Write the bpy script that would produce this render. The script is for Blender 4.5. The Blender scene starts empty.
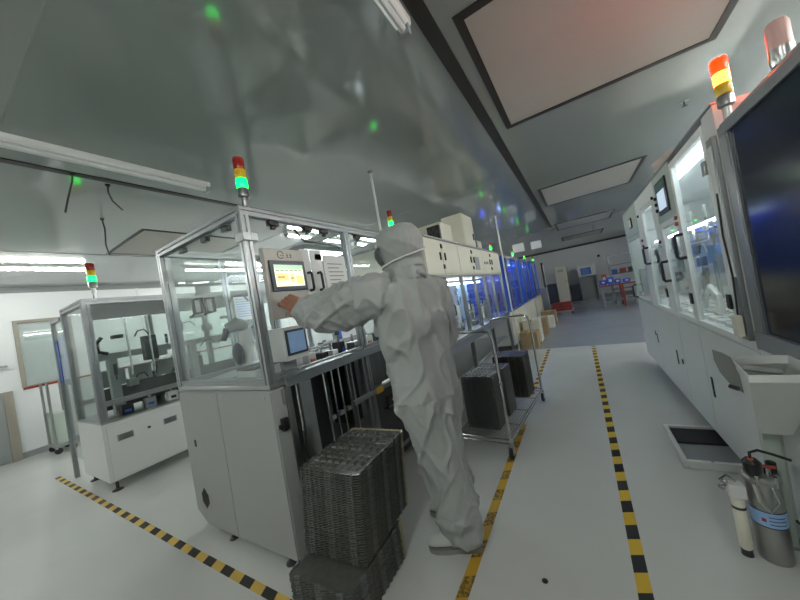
import bpy, math, random
from mathutils import Vector, Matrix, noise
random.seed(7)
SC = bpy.context.scene
COL = SC.collection

# ------------------------------------------------------------------ camera, world, exposure
def camera():
    f, yaw, pitch, roll, H = 301.8, -0.53777, 0.01249, -0.17563, 1.35
    fw = Vector((math.sin(yaw)*math.cos(pitch), math.cos(yaw)*math.cos(pitch), math.sin(pitch)))
    r = Vector((math.cos(yaw), -math.sin(yaw), 0)); u = r.cross(fw)
    c, s = math.cos(roll), math.sin(roll)
    r2 = c*r + s*u; u2 = -s*r + c*u
    cd = bpy.data.cameras.new('camera'); co = bpy.data.objects.new('camera', cd); COL.objects.link(co)
    cd.sensor_fit = 'HORIZONTAL'; cd.sensor_width = 36; cd.lens = f/800*36; cd.clip_start = 0.02
    m = Matrix.Identity(4)
    for i in range(3):
        m[i][0], m[i][1], m[i][2] = r2[i], u2[i], -fw[i]
    m[0][3], m[1][3], m[2][3] = 0, 0, H
    co.matrix_world = m
    SC.camera = co
camera()
w = bpy.data.worlds.new('world'); SC.world = w; w.use_nodes = True
w.node_tree.nodes['Background'].inputs[0].default_value = (0.75, 0.8, 0.85, 1)
w.node_tree.nodes['Background'].inputs[1].default_value = 0.15
vs = SC.view_settings
vs.view_transform = 'Standard'; vs.look = 'None'; vs.exposure = 0.5; vs.gamma = 1.0; vs.use_curve_mapping = False
LAMP = 80.0          # emission of a lit ceiling tube
HC = 2.68           # ceiling height

# ------------------------------------------------------------------ materials
def lin(h):
    h = h.lstrip('#'); o = []
    for i in (0, 2, 4):
        v = int(h[i:i+2], 16)/255
        o.append(v/12.92 if v <= .04045 else ((v+.055)/1.055)**2.4)
    return (*o, 1)
MATS = {}
def mat(name, col, rough=.5, metal=0., var=.06, scale=8., bump=0., bscale=60., coat=0., emit=None, es=0., spec=.5, stretch=None, rvar=0.):
    if name in MATS: return MATS[name]
    m = bpy.data.materials.new(name); m.use_nodes = True
    nt = m.node_tree; N = nt.nodes; L = nt.links; b = N['Principled BSDF']
    c = lin(col)
    tc = N.new('ShaderNodeTexCoord'); mp = N.new('ShaderNodeMapping')
    L.new(tc.outputs['Object'], mp.inputs[0])
    if stretch: mp.inputs['Scale'].default_value = stretch
    nz = N.new('ShaderNodeTexNoise'); nz.inputs['Scale'].default_value = scale; nz.inputs['Detail'].default_value = 4
    L.new(mp.outputs[0], nz.inputs['Vector'])
    mx = N.new('ShaderNodeMix'); mx.data_type = 'RGBA'
    mx.inputs[6].default_value = (*[max(0, x*(1-var*2)) for x in c[:3]], 1)
    mx.inputs[7].default_value = (*[min(1, x*(1+var*2)) for x in c[:3]], 1)
    L.new(nz.outputs[0], mx.inputs[0]); L.new(mx.outputs[2], b.inputs['Base Color'])
    b.inputs['Roughness'].default_value = rough; b.inputs['Metallic'].default_value = metal
    b.inputs['Specular IOR Level'].default_value = spec
    if rvar:
        mr = N.new('ShaderNodeMapRange'); mr.inputs[3].default_value = rough-rvar; mr.inputs[4].default_value = rough+rvar
        L.new(nz.outputs[0], mr.inputs[0]); L.new(mr.outputs[0], b.inputs['Roughness'])
    if coat: b.inputs['Coat Weight'].default_value = coat; b.inputs['Coat Roughness'].default_value = .05
    if bump:
        n2 = N.new('ShaderNodeTexNoise'); n2.inputs['Scale'].default_value = bscale; n2.inputs['Detail'].default_value = 3
        L.new(mp.outputs[0], n2.inputs['Vector'])
        bp = N.new('ShaderNodeBump'); bp.inputs['Strength'].default_value = bump; bp.inputs['Distance'].default_value = .01
        L.new(n2.outputs[0], bp.inputs['Height']); L.new(bp.outputs[0], b.inputs['Normal'])
    if emit:
        b.inputs['Emission Color'].default_value = lin(emit); b.inputs['Emission Strength'].default_value = es
    MATS[name] = m
    return m
def glass(name, tint, refl=.06, rough=.02, spots=0.):
    """clear sheet: see-through with a fresnel reflection and faint smears"""
    m = bpy.data.materials.new(name); m.use_nodes = True
    nt = m.node_tree; N = nt.nodes; L = nt.links
    N.remove(N['Principled BSDF']); out = N['Material Output']
    t = N.new('ShaderNodeBsdfTransparent'); t.inputs[0].default_value = lin(tint)
    g = N.new('ShaderNodeBsdfGlossy'); g.inputs['Roughness'].default_value = rough
    lw = N.new('ShaderNodeLayerWeight'); lw.inputs[0].default_value = .5
    pw = N.new('ShaderNodeMath'); pw.operation = 'POWER'; pw.inputs[1].default_value = 4.5; L.new(lw.outputs['Facing'], pw.inputs[0])
    ad = N.new('ShaderNodeMath'); ad.operation = 'MULTIPLY_ADD'; ad.inputs[1].default_value = .75; ad.inputs[2].default_value = refl; ad.use_clamp = True
    L.new(pw.outputs[0], ad.inputs[0])
    mx = N.new('ShaderNodeMixShader'); L.new(ad.outputs[0], mx.inputs[0]); L.new(t.outputs[0], mx.inputs[1]); L.new(g.outputs[0], mx.inputs[2])
    fin = mx
    if spots:
        d = N.new('ShaderNodeBsdfDiffuse'); d.inputs[0].default_value = (.75, .78, .78, 1)
        tc = N.new('ShaderNodeTexCoord'); nz = N.new('ShaderNodeTexNoise'); nz.inputs['Scale'].default_value = 3; nz.inputs['Detail'].default_value = 5
        L.new(tc.outputs['Object'], nz.inputs['Vector'])
        mr = N.new('ShaderNodeMapRange'); mr.inputs[1].default_value = .35; mr.inputs[2].default_value = .8; mr.inputs[3].default_value = spots*.4; mr.inputs[4].default_value = spots*1.6
        L.new(nz.outputs[0], mr.inputs[0])
        m2 = N.new('ShaderNodeMixShader'); L.new(mr.outputs[0], m2.inputs[0]); L.new(mx.outputs[0], m2.inputs[1]); L.new(d.outputs[0], m2.inputs[2]); fin = m2
    L.new(fin.outputs[0], out.inputs[0]); MATS[name] = m
    return m
def hazard(name, period, duty, slant, yellow, black, axis, worn=0.):
    """printed warning stripes across a tape"""
    m = bpy.data.materials.new(name); m.use_nodes = True
    nt = m.node_tree; N = nt.nodes; L = nt.links; b = N['Principled BSDF']
    tc = N.new('ShaderNodeTexCoord'); sp = N.new('ShaderNodeSeparateXYZ'); L.new(tc.outputs['Object'], sp.inputs[0])
    a, o = (1, 0) if axis == 'y' else (0, 1)
    k = N.new('ShaderNodeMath'); k.operation = 'MULTIPLY_ADD'; k.inputs[1].default_value = slant
    L.new(sp.outputs[o], k.inputs[0]); L.new(sp.outputs[a], k.inputs[2])
    d = N.new('ShaderNodeMath'); d.operation = 'DIVIDE'; d.inputs[1].default_value = period; L.new(k.outputs[0], d.inputs[0])
    fr = N.new('ShaderNodeMath'); fr.operation = 'FRACT'; L.new(d.outputs[0], fr.inputs[0])
    gt = N.new('ShaderNodeMath'); gt.operation = 'LESS_THAN'; gt.inputs[1].default_value = duty; L.new(fr.outputs[0], gt.inputs[0])
    fac = gt
    nz = N.new('ShaderNodeTexNoise'); nz.inputs['Scale'].default_value = 55; nz.inputs['Detail'].default_value = 6; L.new(tc.outputs['Object'], nz.inputs['Vector'])
    if worn:
        mr = N.new('ShaderNodeMapRange'); mr.inputs[1].default_value = .38; mr.inputs[2].default_value = .6; mr.inputs[3].default_value = 1.0; mr.inputs[4].default_value = 1-worn
        L.new(nz.outputs[0], mr.inputs[0])
        mu = N.new('ShaderNodeMath'); mu.operation = 'MULTIPLY'; L.new(gt.outputs[0], mu.inputs[0]); L.new(mr.outputs[0], mu.inputs[1]); fac = mu
    mx = N.new('ShaderNodeMix'); mx.data_type = 'RGBA'; mx.inputs[6].default_value = lin(yellow); mx.inputs[7].default_value = lin(black)
    L.new(fac.outputs[0], mx.inputs[0]); L.new(mx.outputs[2], b.inputs['Base Color'])
    b.inputs['Roughness'].default_value = .45
    MATS[name] = m
    return m

M_FLOOR = mat('floor_epoxy', '#c2c4c1', .2, var=.035, scale=1.6, bump=.02, bscale=9, rvar=.06)
M_CEIL = mat('ceiling_steel', '#959c99', .12, var=.03, scale=.8, bump=.008, bscale=1.1, rvar=.025, spec=1.0)
M_CEILP = mat('filter_panel', '#b9b6ae', .55, var=.02, scale=3)
M_DARKGAP = mat('dark_channel', '#2b2825', .5, var=.1)
M_WALL = mat('wall_panel', '#dcdfe0', .35, var=.02, scale=2)
M_WHITE = mat('white_enamel', '#d3d4d2', .38, var=.015, scale=3)
M_CAB = mat('cabinet_paint', '#9a9c9a', .42, var=.02, scale=4, bump=.02, bscale=300)
M_CREAM = mat('cream_paint', '#d9d6c4', .4, var=.02)
M_GREY = mat('grey_paint', '#8c9191', .45, var=.03)
M_GREEN = mat('pale_green_paint', '#b3c0b6', .45, var=.02)
M_ALU = mat('anodised_aluminium', '#9a9ea0', .34, .8, var=.04, scale=20)
M_STEEL = mat('brushed_steel', '#a9aaa8', .28, .95, var=.08, scale=12, stretch=(1, 1, .05))
M_CHROME = mat('chrome_wire', '#c6c7c6', .15, 1., var=.03)
M_BLACK = mat('black_plastic', '#17181a', .4, var=.1)
M_RUBBER = mat('dark_rubber', '#242425', .7, var=.1)
M_DKGREY = mat('dark_grey_metal', '#3d4041', .4, .3, var=.1)
M_NAVY = mat('navy_plastic', '#2b3440', .35, var=.05)
M_BLUE = mat('blue_plastic', '#2c5cb8', .35, var=.08)
M_LBLUE = mat('pale_blue_print', '#8fb0dc', .4, var=.1, scale=14)
M_RED = mat('red_paint', '#8f3226', .4, var=.08)
M_ORANGE = mat('orange_plastic', '#c2612e', .4, var=.06)
M_YELLOW = mat('yellow_label', '#c9a53c', .5, var=.08)
M_TAN = mat('tan_door_frame', '#948e83', .45, var=.05, scale=5)
M_PAPER = mat('paper', '#dcdedb', .7, var=.03, scale=20)
M_SUIT = mat('cleanroom_fabric', '#9a9e9c', .5, var=.05, scale=9, bump=.1, bscale=30)
M_SKIN = mat('skin', '#8f6450', .5, var=.06, scale=30)
M_MASK = mat('mask_fabric', '#5c6264', .7, var=.05)
M_SOLE = mat('shoe_sole', '#85857f', .6, var=.05)
M_SHOE = mat('white_shoe', '#bfc1bd', .5, var=.04)
M_TRAY = mat('smoky_tray_plastic', '#50524d', .22, var=.25, scale=30, spec=.7, coat=.3)
M_TRAYLIT = mat('lit_tray_end', '#a79c7c', .3, var=.2, scale=60)  # cream stands in for light coming through the translucent tray ends
M_TRAYG = mat('grey_tray_plastic', '#5f6261', .3, var=.15, scale=25, coat=.2)
M_GLASS = glass('clear_acrylic', '#fafdfc', .025, .02, spots=.02)
M_GLASSC = glass('hazy_acrylic', '#f6faf9', .025, .03, spots=.035)
M_GLASSB = glass('blue_tint_acrylic', '#9dbcf5', .04, .05, spots=.04)
M_GLASSW = glass('window_glass', '#f6fafa', .05, .01, spots=.03)
M_DARKPANE = mat('smoked_dark_pane', '#131c2e', .14, var=.3, scale=1.1, spec=.3)
M_TUBE_ON = mat('lit_tube', '#ffffff', .5, emit='#f6f8f2', es=LAMP)
M_TUBE_OFF = mat('unlit_tube', '#c9cdcc', .3)
M_LED = mat('led_bar', '#ffffff', .5, emit='#eef6ff', es=11.0)
M_LEDBLUE = mat('blue_led_bar', '#3a6cff', .5, emit='#2f6bff', es=9.0)
M_GRN_ON = mat('green_lens_lit', '#0a9a4c', .3, emit='#00c238', es=8.0)
M_GRN_OFF = mat('green_lens', '#2d6a52', .3)
M_RED_OFF = mat('red_lens', '#8e1d12', .25)
M_RED_ON = mat('red_lens_lit', '#ff2a12', .3, emit='#ff0400', es=60.0)
M_AMB_ON = mat('amber_lens_lit', '#ffb24a', .3, emit='#ff6a1c', es=14.0)
M_AMB_OFF = mat('amber_lens', '#d8b021', .25)
M_PINK = mat('pale_pink_lens', '#d3aaa3', .35)
M_TAPE_R = hazard('hazard_tape_lane', .195, .5, -.35, '#d0ad35', '#26262a', 'y')
M_TAPE_L = hazard('hazard_tape_worn', .225, .5, -.5, '#c29c33', '#54452c', 'y', worn=.75)
M_TAPE_X = hazard('hazard_tape_cross', .195, .5, .45, '#cbaa52', '#2b2824', 'x')

# ------------------------------------------------------------------ geometry helpers
ROOT = {}
class MB:
    """collects shapes in world coordinates, build() links them as one mesh object"""
    def __init__(s): s.v = []; s.f = []; s.mi = []; s.cur = 0
    def _add(s, vs, fs):
        k = len(s.v); s.v += [tuple(q) for q in vs]; s.f += [[i+k for i in q] for q in fs]; s.mi += [s.cur]*len(fs); return s
    def slot(s, i): s.cur = i; return s
    def box(s, x0, x1, y0, y1, z0, z1):
        x0, x1 = sorted((x0, x1)); y0, y1 = sorted((y0, y1)); z0, z1 = sorted((z0, z1))
        v = [(x0,y0,z0),(x1,y0,z0),(x1,y1,z0),(x0,y1,z0),(x0,y0,z1),(x1,y0,z1),(x1,y1,z1),(x0,y1,z1)]
        return s._add(v, [(0,3,2,1),(4,5,6,7),(0,1,5,4),(1,2,6,5),(2,3,7,6),(3,0,4,7)])
    def extr(s, p0, p1, poly, up=(0,0,1)):
        """extrude a closed 2-D outline from p0 to p1"""
        p0 = Vector(p0); p1 = Vector(p1); d = (p1-p0).normalized(); up = Vector(up)
        if abs(d.dot(up)) > .95: up = Vector((1,0,0))
        a = d.cross(up).normalized(); b = a.cross(d).normalized(); n = len(poly)
        v = [p0+a*x+b*y for x, y in poly]+[p1+a*x+b*y for x, y in poly]
        fs = [(i, (i+1) % n, n+(i+1) % n, n+i) for i in range(n)]
        return s._add(v, fs+[tuple(range(n-1, -1, -1)), tuple(range(n, 2*n))])
    def cyl(s, p0, p1, r, n=12, r1=None):
        p0 = Vector(p0); p1 = Vector(p1); d = (p1-p0).normalized(); up = Vector((0,0,1)) if abs(d.z) < .95 else Vector((1,0,0))
        a = d.cross(up).normalized(); b = a.cross(d); r1 = r if r1 is None else r1
        v = [p0+(a*math.cos(t)+b*math.sin(t))*r for t in [2*math.pi*i/n for i in range(n)]]
        v += [p1+(a*math.cos(t)+b*math.sin(t))*r1 for t in [2*math.pi*i/n for i in range(n)]]
        return s._add(v, [(i, (i+1) % n, n+(i+1) % n, n+i) for i in range(n)]+[tuple(range(n-1, -1, -1)), tuple(range(n, 2*n))])
    def prof(s, p0, p1, q=.04):
        """slotted aluminium extrusion"""
        h = q/2; g = q*.1; e = q*.16
        side = [(-h,-h),(-g,-h),(-g,-h+e),(g,-h+e),(g,-h)]
        poly = []
        for k in range(4):
            c, t = [(1,0),(0,1),(-1,0),(0,-1)][k]
            poly += [(x*c-y*t, x*t+y*c) for x, y in side]
        return s.extr(p0, p1, poly)
    def tube(s, pts, r, n=8, radii=None):
        pts = [Vector(p) for p in pts]; m = len(pts); rings = []; up = None
        for i, p in enumerate(pts):
            d = (pts[min(i+1, m-1)]-pts[max(i-1, 0)]).normalized()
            if up is None: up = Vector((0,0,1)) if abs(d.z) < .9 else Vector((1,0,0))
            a = d.cross(up).normalized(); b = a.cross(d).normalized(); up = b
            rr = radii[i] if radii else r
            rings.append([p+(a*math.cos(2*math.pi*k/n)+b*math.sin(2*math.pi*k/n))*rr for k in range(n)])
        return s.loft(rings)
    def loft(s, rings):
        n = len(rings[0]); v = [q for r in rings for q in r]; fs = []
        for i in range(len(rings)-1):
            for k in range(n): fs.append((i*n+k, i*n+(k+1) % n, (i+1)*n+(k+1) % n, (i+1)*n+k))
        fs += [tuple(range(n-1, -1, -1)), tuple(range((len(rings)-1)*n, len(rings)*n))]
        return s._add(v, fs)
    def lathe(s, c, prof, n=20, axis='z'):
        c = Vector(c); rings = []
        for r, h in prof:
            ring = []
            for k in range(n):
                t = 2*math.pi*k/n; x, y = r*math.cos(t), r*math.sin(t)
                ring.append(c+{'z': Vector((x, y, h)), 'x': Vector((h, x, y)), 'y': Vector((y, h, x))}[axis])
            rings.append(ring)
        return s.loft(rings)
    def ell(s, c, rx, ry, rz, n=14, m=9, rot=None):
        c = Vector(c); rings = []
        for i in range(m+1):
            t = -math.pi/2+math.pi*(i+.02)/(m+.04)
            ring = [Vector((rx*math.cos(t)*math.cos(2*math.pi*k/n), ry*math.cos(t)*math.sin(2*math.pi*k/n), rz*math.sin(t))) for k in range(n)]
            rings.append([c+(rot @ q if rot else q) for q in ring])
        return s.loft(rings)
    def build(s, name, m, parent=None, bevel=0., smooth=True, ang=35, seg=2):
        off = ROOT.get(parent.name, Vector((0,0,0))) if parent else Vector((0,0,0))
        me = bpy.data.meshes.new(name)
        me.from_pydata([(q[0]-off.x, q[1]-off.y, q[2]-off.z) for q in s.v], [], s.f)
        ms = m if isinstance(m, (list, tuple)) else [m]
        for q in ms: me.materials.append(q)
        if len(ms) > 1: me.polygons.foreach_set('material_index', s.mi)
        if smooth:
            me.polygons.foreach_set('use_smooth', [True]*len(me.polygons)); me.set_sharp_from_angle(angle=math.radians(ang))
        o = bpy.data.objects.new(name, me); COL.objects.link(o)
        if parent: o.parent = parent; ROOT[o.name] = off
        else: ROOT[o.name] = Vector((0,0,0))
        if bevel:
            b = o.modifiers.new('edge', 'BEVEL'); b.width = bevel; b.segments = seg; b.limit_method = 'ANGLE'; b.angle_limit = math.radians(40)
        return o
def thing(name, label, cat, loc=(0,0,0), group=None, rz=0):
    o = bpy.data.objects.new(name, None); COL.objects.link(o); o.location = loc; o.rotation_euler.z = rz
    o.empty_display_size = .1
    o['label'] = label; o['category'] = cat
    if group: o['group'] = group
    ROOT[o.name] = Vector(loc) if rz == 0 else Vector((0,0,0))
    return o
def tag(o, label, cat, group=None, kind=None):
    o['label'] = label; o['category'] = cat
    if group: o['group'] = group
    if kind: o['kind'] = kind
    return o
def struct(o): o['kind'] = 'structure'; return o
def recentre(o):
    """move a one-mesh thing's origin to the middle of its base"""
    me = o.data; n = len(me.vertices)
    c = sum((v.co for v in me.vertices), Vector())/n; c.z = min(v.co.z for v in me.vertices)
    me.transform(Matrix.Translation(-c)); o.location = o.location+c
    return o
def copy_tree(o, parent=None):
    c = o.copy(); COL.objects.link(c); c.parent = parent; ROOT[c.name] = ROOT.get(o.name, Vector((0,0,0)))
    for ch in list(o.children): copy_tree(ch, c)
    return c
def bx(name, m, parent, *b, bevel=.003): return MB().box(*b).build(name, m, parent, bevel)
M_PANEL = mat('warm_grey_panel', '#a19d96', .4, .25, var=.04)
# ------------------------------------------------------------------ the room
X0, X1, Y0, Y1 = -7.75, 2.7, -4.2, 17.9
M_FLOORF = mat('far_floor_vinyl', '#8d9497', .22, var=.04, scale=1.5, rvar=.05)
floor = struct(MB().box(X0-.1, X1+.1, Y0-.1, Y1+.1, -.12, 0).build('floor', M_FLOOR, smooth=False))
ceil = struct(MB().box(X0-.1, X1+.1, Y0-.1, Y1+.1, HC, HC+.12).build('ceiling', M_CEIL, smooth=False))
wl = MB()
WY0, WY1, WZ0, WZ1 = .97, 1.62, 1.08, 2.16           # window opening in the left wall
DY0, DY1, DZ1 = -.12, .87, 1.07
DZ1 = 1.07
wl.box(X0-.1, X0, Y0, WY0, 0, HC).box(X0-.1, X0, WY1, Y1, 0, HC).box(X0-.1, X0, WY0, WY1, 0, WZ0).box(X0-.1, X0, WY0, WY1, WZ1, HC)
wall_left = struct(wl.build('wall_left', M_WALL, smooth=False))
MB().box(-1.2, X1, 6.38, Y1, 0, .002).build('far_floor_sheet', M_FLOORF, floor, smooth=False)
# seams between wall panels, set proud as cover strips
for y in (-1.5, .35, 2.6, 3.8, 5.0, 6.2):
    MB().box(X0, X0+.004, y, y+.035, .12, HC).build('cover_strip', M_WHITE, wall_left, smooth=False)
struct(MB().box(X1, X1+.1, Y0, Y1, 0, HC).build('wall_right', M_WALL, smooth=False))
wall_far = struct(MB().box(X0, X1, Y1, Y1+.1, 0, HC).build('wall_back', M_WALL, smooth=False))
struct(MB().box(X0, X1, Y0-.1, Y0, 0, HC).build('wall_front', M_WALL, smooth=False))
struct(MB().box(X0, X0+.03, .87, Y1, 0, .09).build('baseboard_left', M_GREY, bevel=.004))
struct(MB().box(X0+.03, X1, Y1-.03, Y1, 0, .09).build('baseboard_back', M_GREY, bevel=.004))
# coving between left wall and ceiling, dark edge strip at the far wall
struct(MB().extr((X0, Y0, HC), (X0, Y1, HC), [(0, 0), (.07, 0), (.02, -.02), (0, -.07)]).build('trim_1', M_GREY))
struct(MB().box(X0, X1, Y1-.05, Y1, HC-.05, HC).build('trim_2', M_DARKGAP))
# ceiling channels
for k, (x, wd, y0, y1) in enumerate(((-.435, .075, Y0, 9.3), (-2.95, .06, Y0, Y1))):
    struct(MB().box(x-wd/2, x+wd/2, y0, y1, HC-.006, HC).build('trim_%d' % (k+3), M_DARKGAP, smooth=False))
struct(MB().box(-5.31, -5.29, Y0, Y1, HC-.004, HC).build('trim_5', M_GREY, smooth=False))
struct(MB().box(-.62, 1.0, 9.35, 9.38, HC-.004, HC).build('trim_6', M_GREY, smooth=False))
# framed filter panels let into the ceiling
def filter_panel(x0, x1, y0, y1, f=.045):
    p = MB()
    p.box(x0, x1, y0, y0+f, HC-.008, HC).box(x0, x1, y1-f, y1, HC-.008, HC).box(x0, x0+f, y0+f, y1-f, HC-.008, HC).box(x1-f, x1, y0+f, y1-f, HC-.008, HC)
    o = p.build('filter_frame', M_DARKGAP, ceil, smooth=False)
    MB().box(x0+f, x1-f, y0+f, y1-f, HC-.004, HC).build('filter_face', M_CEILP, o, smooth=False)
for y0, y1 in ((-2.1, -.78), (1.5, 2.83), (5.09, 6.44), (8.95, 10.25), (12.6, 13.9)):
    filter_panel(-.325, .985, y0, y1)
for y0, y1 in ((1.5, 2.83), (5.09, 6.44)): filter_panel(-5.2, -4.04, y0, y1, .03)
# seams between the steel ceiling sheets
for y in (-.2, 3.0, 4.2, 7.4, 11.0): MB().box(X0, -2.99, y, y+.006, HC-.003, HC).build('ceiling_seam', M_GREY, ceil, smooth=False)
for y in (.38, 4.0, 7.6): MB().box(-2.9, -.48, y, y+.005, HC-.002, HC).build('ceiling_seam', M_GREY, ceil, smooth=False)

# window in the left wall
win = thing('window_1', 'aluminium framed window with red sill line in the white wall', 'window', (X0, WY0, WZ0)); win['kind'] = 'structure'
f = .05
MB().box(X0-.06, X0+.02, WY0, WY1, WZ1-f, WZ1).box(X0-.06, X0+.02, WY0, WY0+f, WZ0, WZ1-f).box(X0-.06, X0+.02, WY1-f, WY1, WZ0, WZ1-f).box(X0-.06, X0+.02, WY0+f, WY1-f, WZ0, WZ0+.02).build('window_frame', M_TAN, win, .003)
MB().box(X0-.012, X0-.006, WY0+f, WY1-f, WZ0+.02, WZ1-f).build('pane', M_GLASSW, win, smooth=False)
MB().box(X0-.05, X0-.032, WY0+f, WY1-f, WZ0+.02, WZ1-f).build('inner_blind', M_WHITE, win, smooth=False)
MB().box(X0-.02, X0-.013, WY0+.1, WY1-.1, WZ1-.34, WZ1-.29).build('sticker_strip', M_GREEN, win, smooth=False)
struct(MB().box(X0, X0+.012, .98, 6.5, WZ0-.035, WZ0).build('trim_7', M_RED, smooth=False))
# low door with a tan frame
dr = thing('door_1', 'low grey door in a tan frame in the left wall', 'door', (X0, .3, 0)); dr['kind'] = 'structure'
MB().box(X0, X0+.05, .77, .87, 0, DZ1).box(X0, X0+.05, -.12, -.02, 0, DZ1).box(X0, X0+.05, -.02, .77, DZ1-.07, DZ1).build('door_frame', M_TAN, dr, .004)
MB().box(X0, X0+.03, -.02, .77, .02, DZ1-.07).build('door_leaf', M_GREY, dr, .003)
MB().tube([(X0+.03, .5, 1.47), (X0+.09, .5, 1.47), (X0+.09, .85, 1.47), (X0+.03, .85, 1.47)], .02).build('rail', M_STEEL, dr)

# ------------------------------------------------------------------ floor marking tapes
def tape(name, m, label, *b):
    return tag(recentre(MB().box(*b).build(name, m, smooth=False)), label, 'tape')
tape('hazard_tape', M_TAPE_R, 'black and yellow striped tape running alone along the middle of the aisle', .001, .054, .35, 6.32, 0, .0015)
tape('hazard_tape', M_TAPE_L, 'worn yellow tape with faded dark patches beside the person\'s shoe', -.695, -.642, .3, 3.0, 0, .0015)
tape('hazard_tape', M_TAPE_R, 'black and yellow striped tape beyond the wire cart', -.72, -.667, 3.75, 7.4, 0, .0015)
tape('hazard_tape', M_TAPE_X, 'black and yellow striped tape in front of the glazed machine ends', -5.75, -1.44, .848, .897, 0, .0015)

# ------------------------------------------------------------------ ceiling lights
def strip_light(x, y0, y1, lit, label, group='ceiling strip lights', wd=.075):
    t = thing('strip_light', label, 'ceiling light', (x, (y0+y1)/2, HC), group)
    h = MB(); h.extr((x, y0, HC), (x, y1, HC), [(-wd/2, -.03), (-wd/2, 0), (wd/2, 0), (wd/2, -.03), (wd*.3, -.045), (-wd*.3, -.045)]).build('housing', M_WHITE, t, .002)
    MB().cyl((x, y0+.03, HC-.057), (x, y1-.03, HC-.057), .018, 10).build('tube', M_TUBE_ON if lit else M_TUBE_OFF, t)
    for ya in (y0, y1-.03): MB().box(x-wd*.4, x+wd*.4, ya, ya+.03, HC-.08, HC-.03).build('end_cap', M_GREY, t, .003)
strip_light(-2.62, .05, 1.5, False, 'unlit strip light on the ceiling before the glazed machine end')
strip_light(-.52, .1, 1.36, False, 'unlit strip light beside the dark ceiling channel')
for y in (-3.6, -2.0, .1, 3.3, 4.9, 6.5): strip_light(-5.95, y, y+1.4, True, 'lit strip light on the ceiling over the left machines', 'lit strip lights over the left machines')
for y in (3.0, 4.6, 6.2): strip_light(-3.5, y, y+1.4, True, 'lit strip light added behind the glazed machine line', 'added lit strip lights behind the glazed line')  # row added to spread light more evenly through the room
for x in (-.52, .65): strip_light(x, -1.55, -.15, True, 'lit strip light added out of view on the ceiling at the near end of the room', 'added lit strip lights at the near end')  # added behind the camera to light the aisle
for y in (.6, 2.4, 4.2, 6.0, 9.0, 13.0): strip_light(2.1, y, y+1.4, True, 'unseen lit strip light in the row above the rear of the right machines', 'unseen lit strip lights behind the right machines')  # rear row read off the rim light; farthest units added to brighten the far end
for y in (8.5,): strip_light(-3.5, y, y+1.4, True, 'lit strip light added out of sight over the far end of the machine line', 'added lit strip lights at the far end')  # added behind the machine tops to lift the dim far zone
# ------------------------------------------------------------------ shared machine pieces
def tower(t, x, y, z, scale=1., lit='green', r=.026):
    """stacked signal lamp standing on a machine: part with lenses as sub-parts"""
    s = scale
    p = MB(); p.cyl((x, y, z), (x, y, z+.05*s), r*.55*s, 12); p.lathe((x, y, z+.05*s), [(r*.6*s, 0), (r*s, .008*s), (r*s, .05*s), (r*.9*s, .058*s)], 16)
    o = p.build('signal_tower', M_STEEL, t)
    z += .108*s
    cols = {'green': (M_GRN_ON, M_AMB_OFF, M_RED_OFF), 'red': (M_AMB_OFF, M_AMB_ON, M_RED_ON)}[lit]
    for k, m in enumerate(cols):
        h = .055*s
        q = MB().lathe((x, y, z+k*h), [(r*.96*s, 0), (r*s, .004*s), (r*s, h-.006*s), (r*.96*s, h-.002*s)], 18)
        q.build(['lower_lens', 'middle_lens', 'upper_lens'][k], m, o)
    MB().lathe((x, y, z+3*h), [(r*s, -.002), (r*.9*s, .01*s), (r*.4*s, .014*s)], 18).build('lamp_cap', cols[2], o)
    return o
def handle(t, name, axis_pts, r=.009, m=None): return MB().tube(axis_pts, r, 8).build(name, m or M_BLACK, t)
def grip_x(t, x, y, z0, z1, out=.035, r=.008, name='handle', m=None):
    """C-shaped pull on a face x = const, standing out in +x (or -x when out<0)"""
    return handle(t, name, [(x, y, z0), (x+out*.8, y, z0), (x+out, y, z0+.012), (x+out, y, z1-.012), (x+out*.8, y, z1), (x, y, z1)], r, m)
def foot(t, x, y, h=.05, r=.03):
    return MB().lathe((x, y, 0), [(r, 0), (r, .008), (r*.5, .018), (r*.3, .02), (r*.3, h)], 14).build('levelling_foot', M_DKGREY, t)

def clutter(t, x0, x1, y0, y1, z0, z1, n, seed):
    """actuators, clamps and brackets bolted inside a machine"""
    rnd = random.Random(seed)
    for k in range(n):
        x, y, z = rnd.uniform(x0, x1), y0+(y1-y0)*(k+.5)/n, rnd.uniform(z0, z1); c = rnd.random()
        m = rnd.choice([M_DKGREY, M_STEEL, M_WHITE, M_BLACK, M_GREY, M_CHROME])
        if c < .4:
            L = rnd.uniform(.06, .16); q = MB().cyl((x, y, z), (x, y, z+L), .016, 10).cyl((x, y, z-.05), (x, y, z), .007, 8)
            q.build('actuator', m, t)
        elif c < .7:
            a, b_, h = rnd.uniform(.02, .05), rnd.uniform(.03, .07), rnd.uniform(.03, .09)
            MB().box(x-a, x+a, y-b_, y+b_, z, z+h).build('clamp_block', m, t, .003)
        else:
            L = rnd.uniform(.1, .2); MB().tube([(x, y-L/2, z), (x, y-L/4, z+.06), (x, y+L/4, z+.07), (x, y+L/2, z+.01)], .008).build('air_line', rnd.choice([M_BLACK, M_DKGREY, M_GREY]), t)
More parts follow.
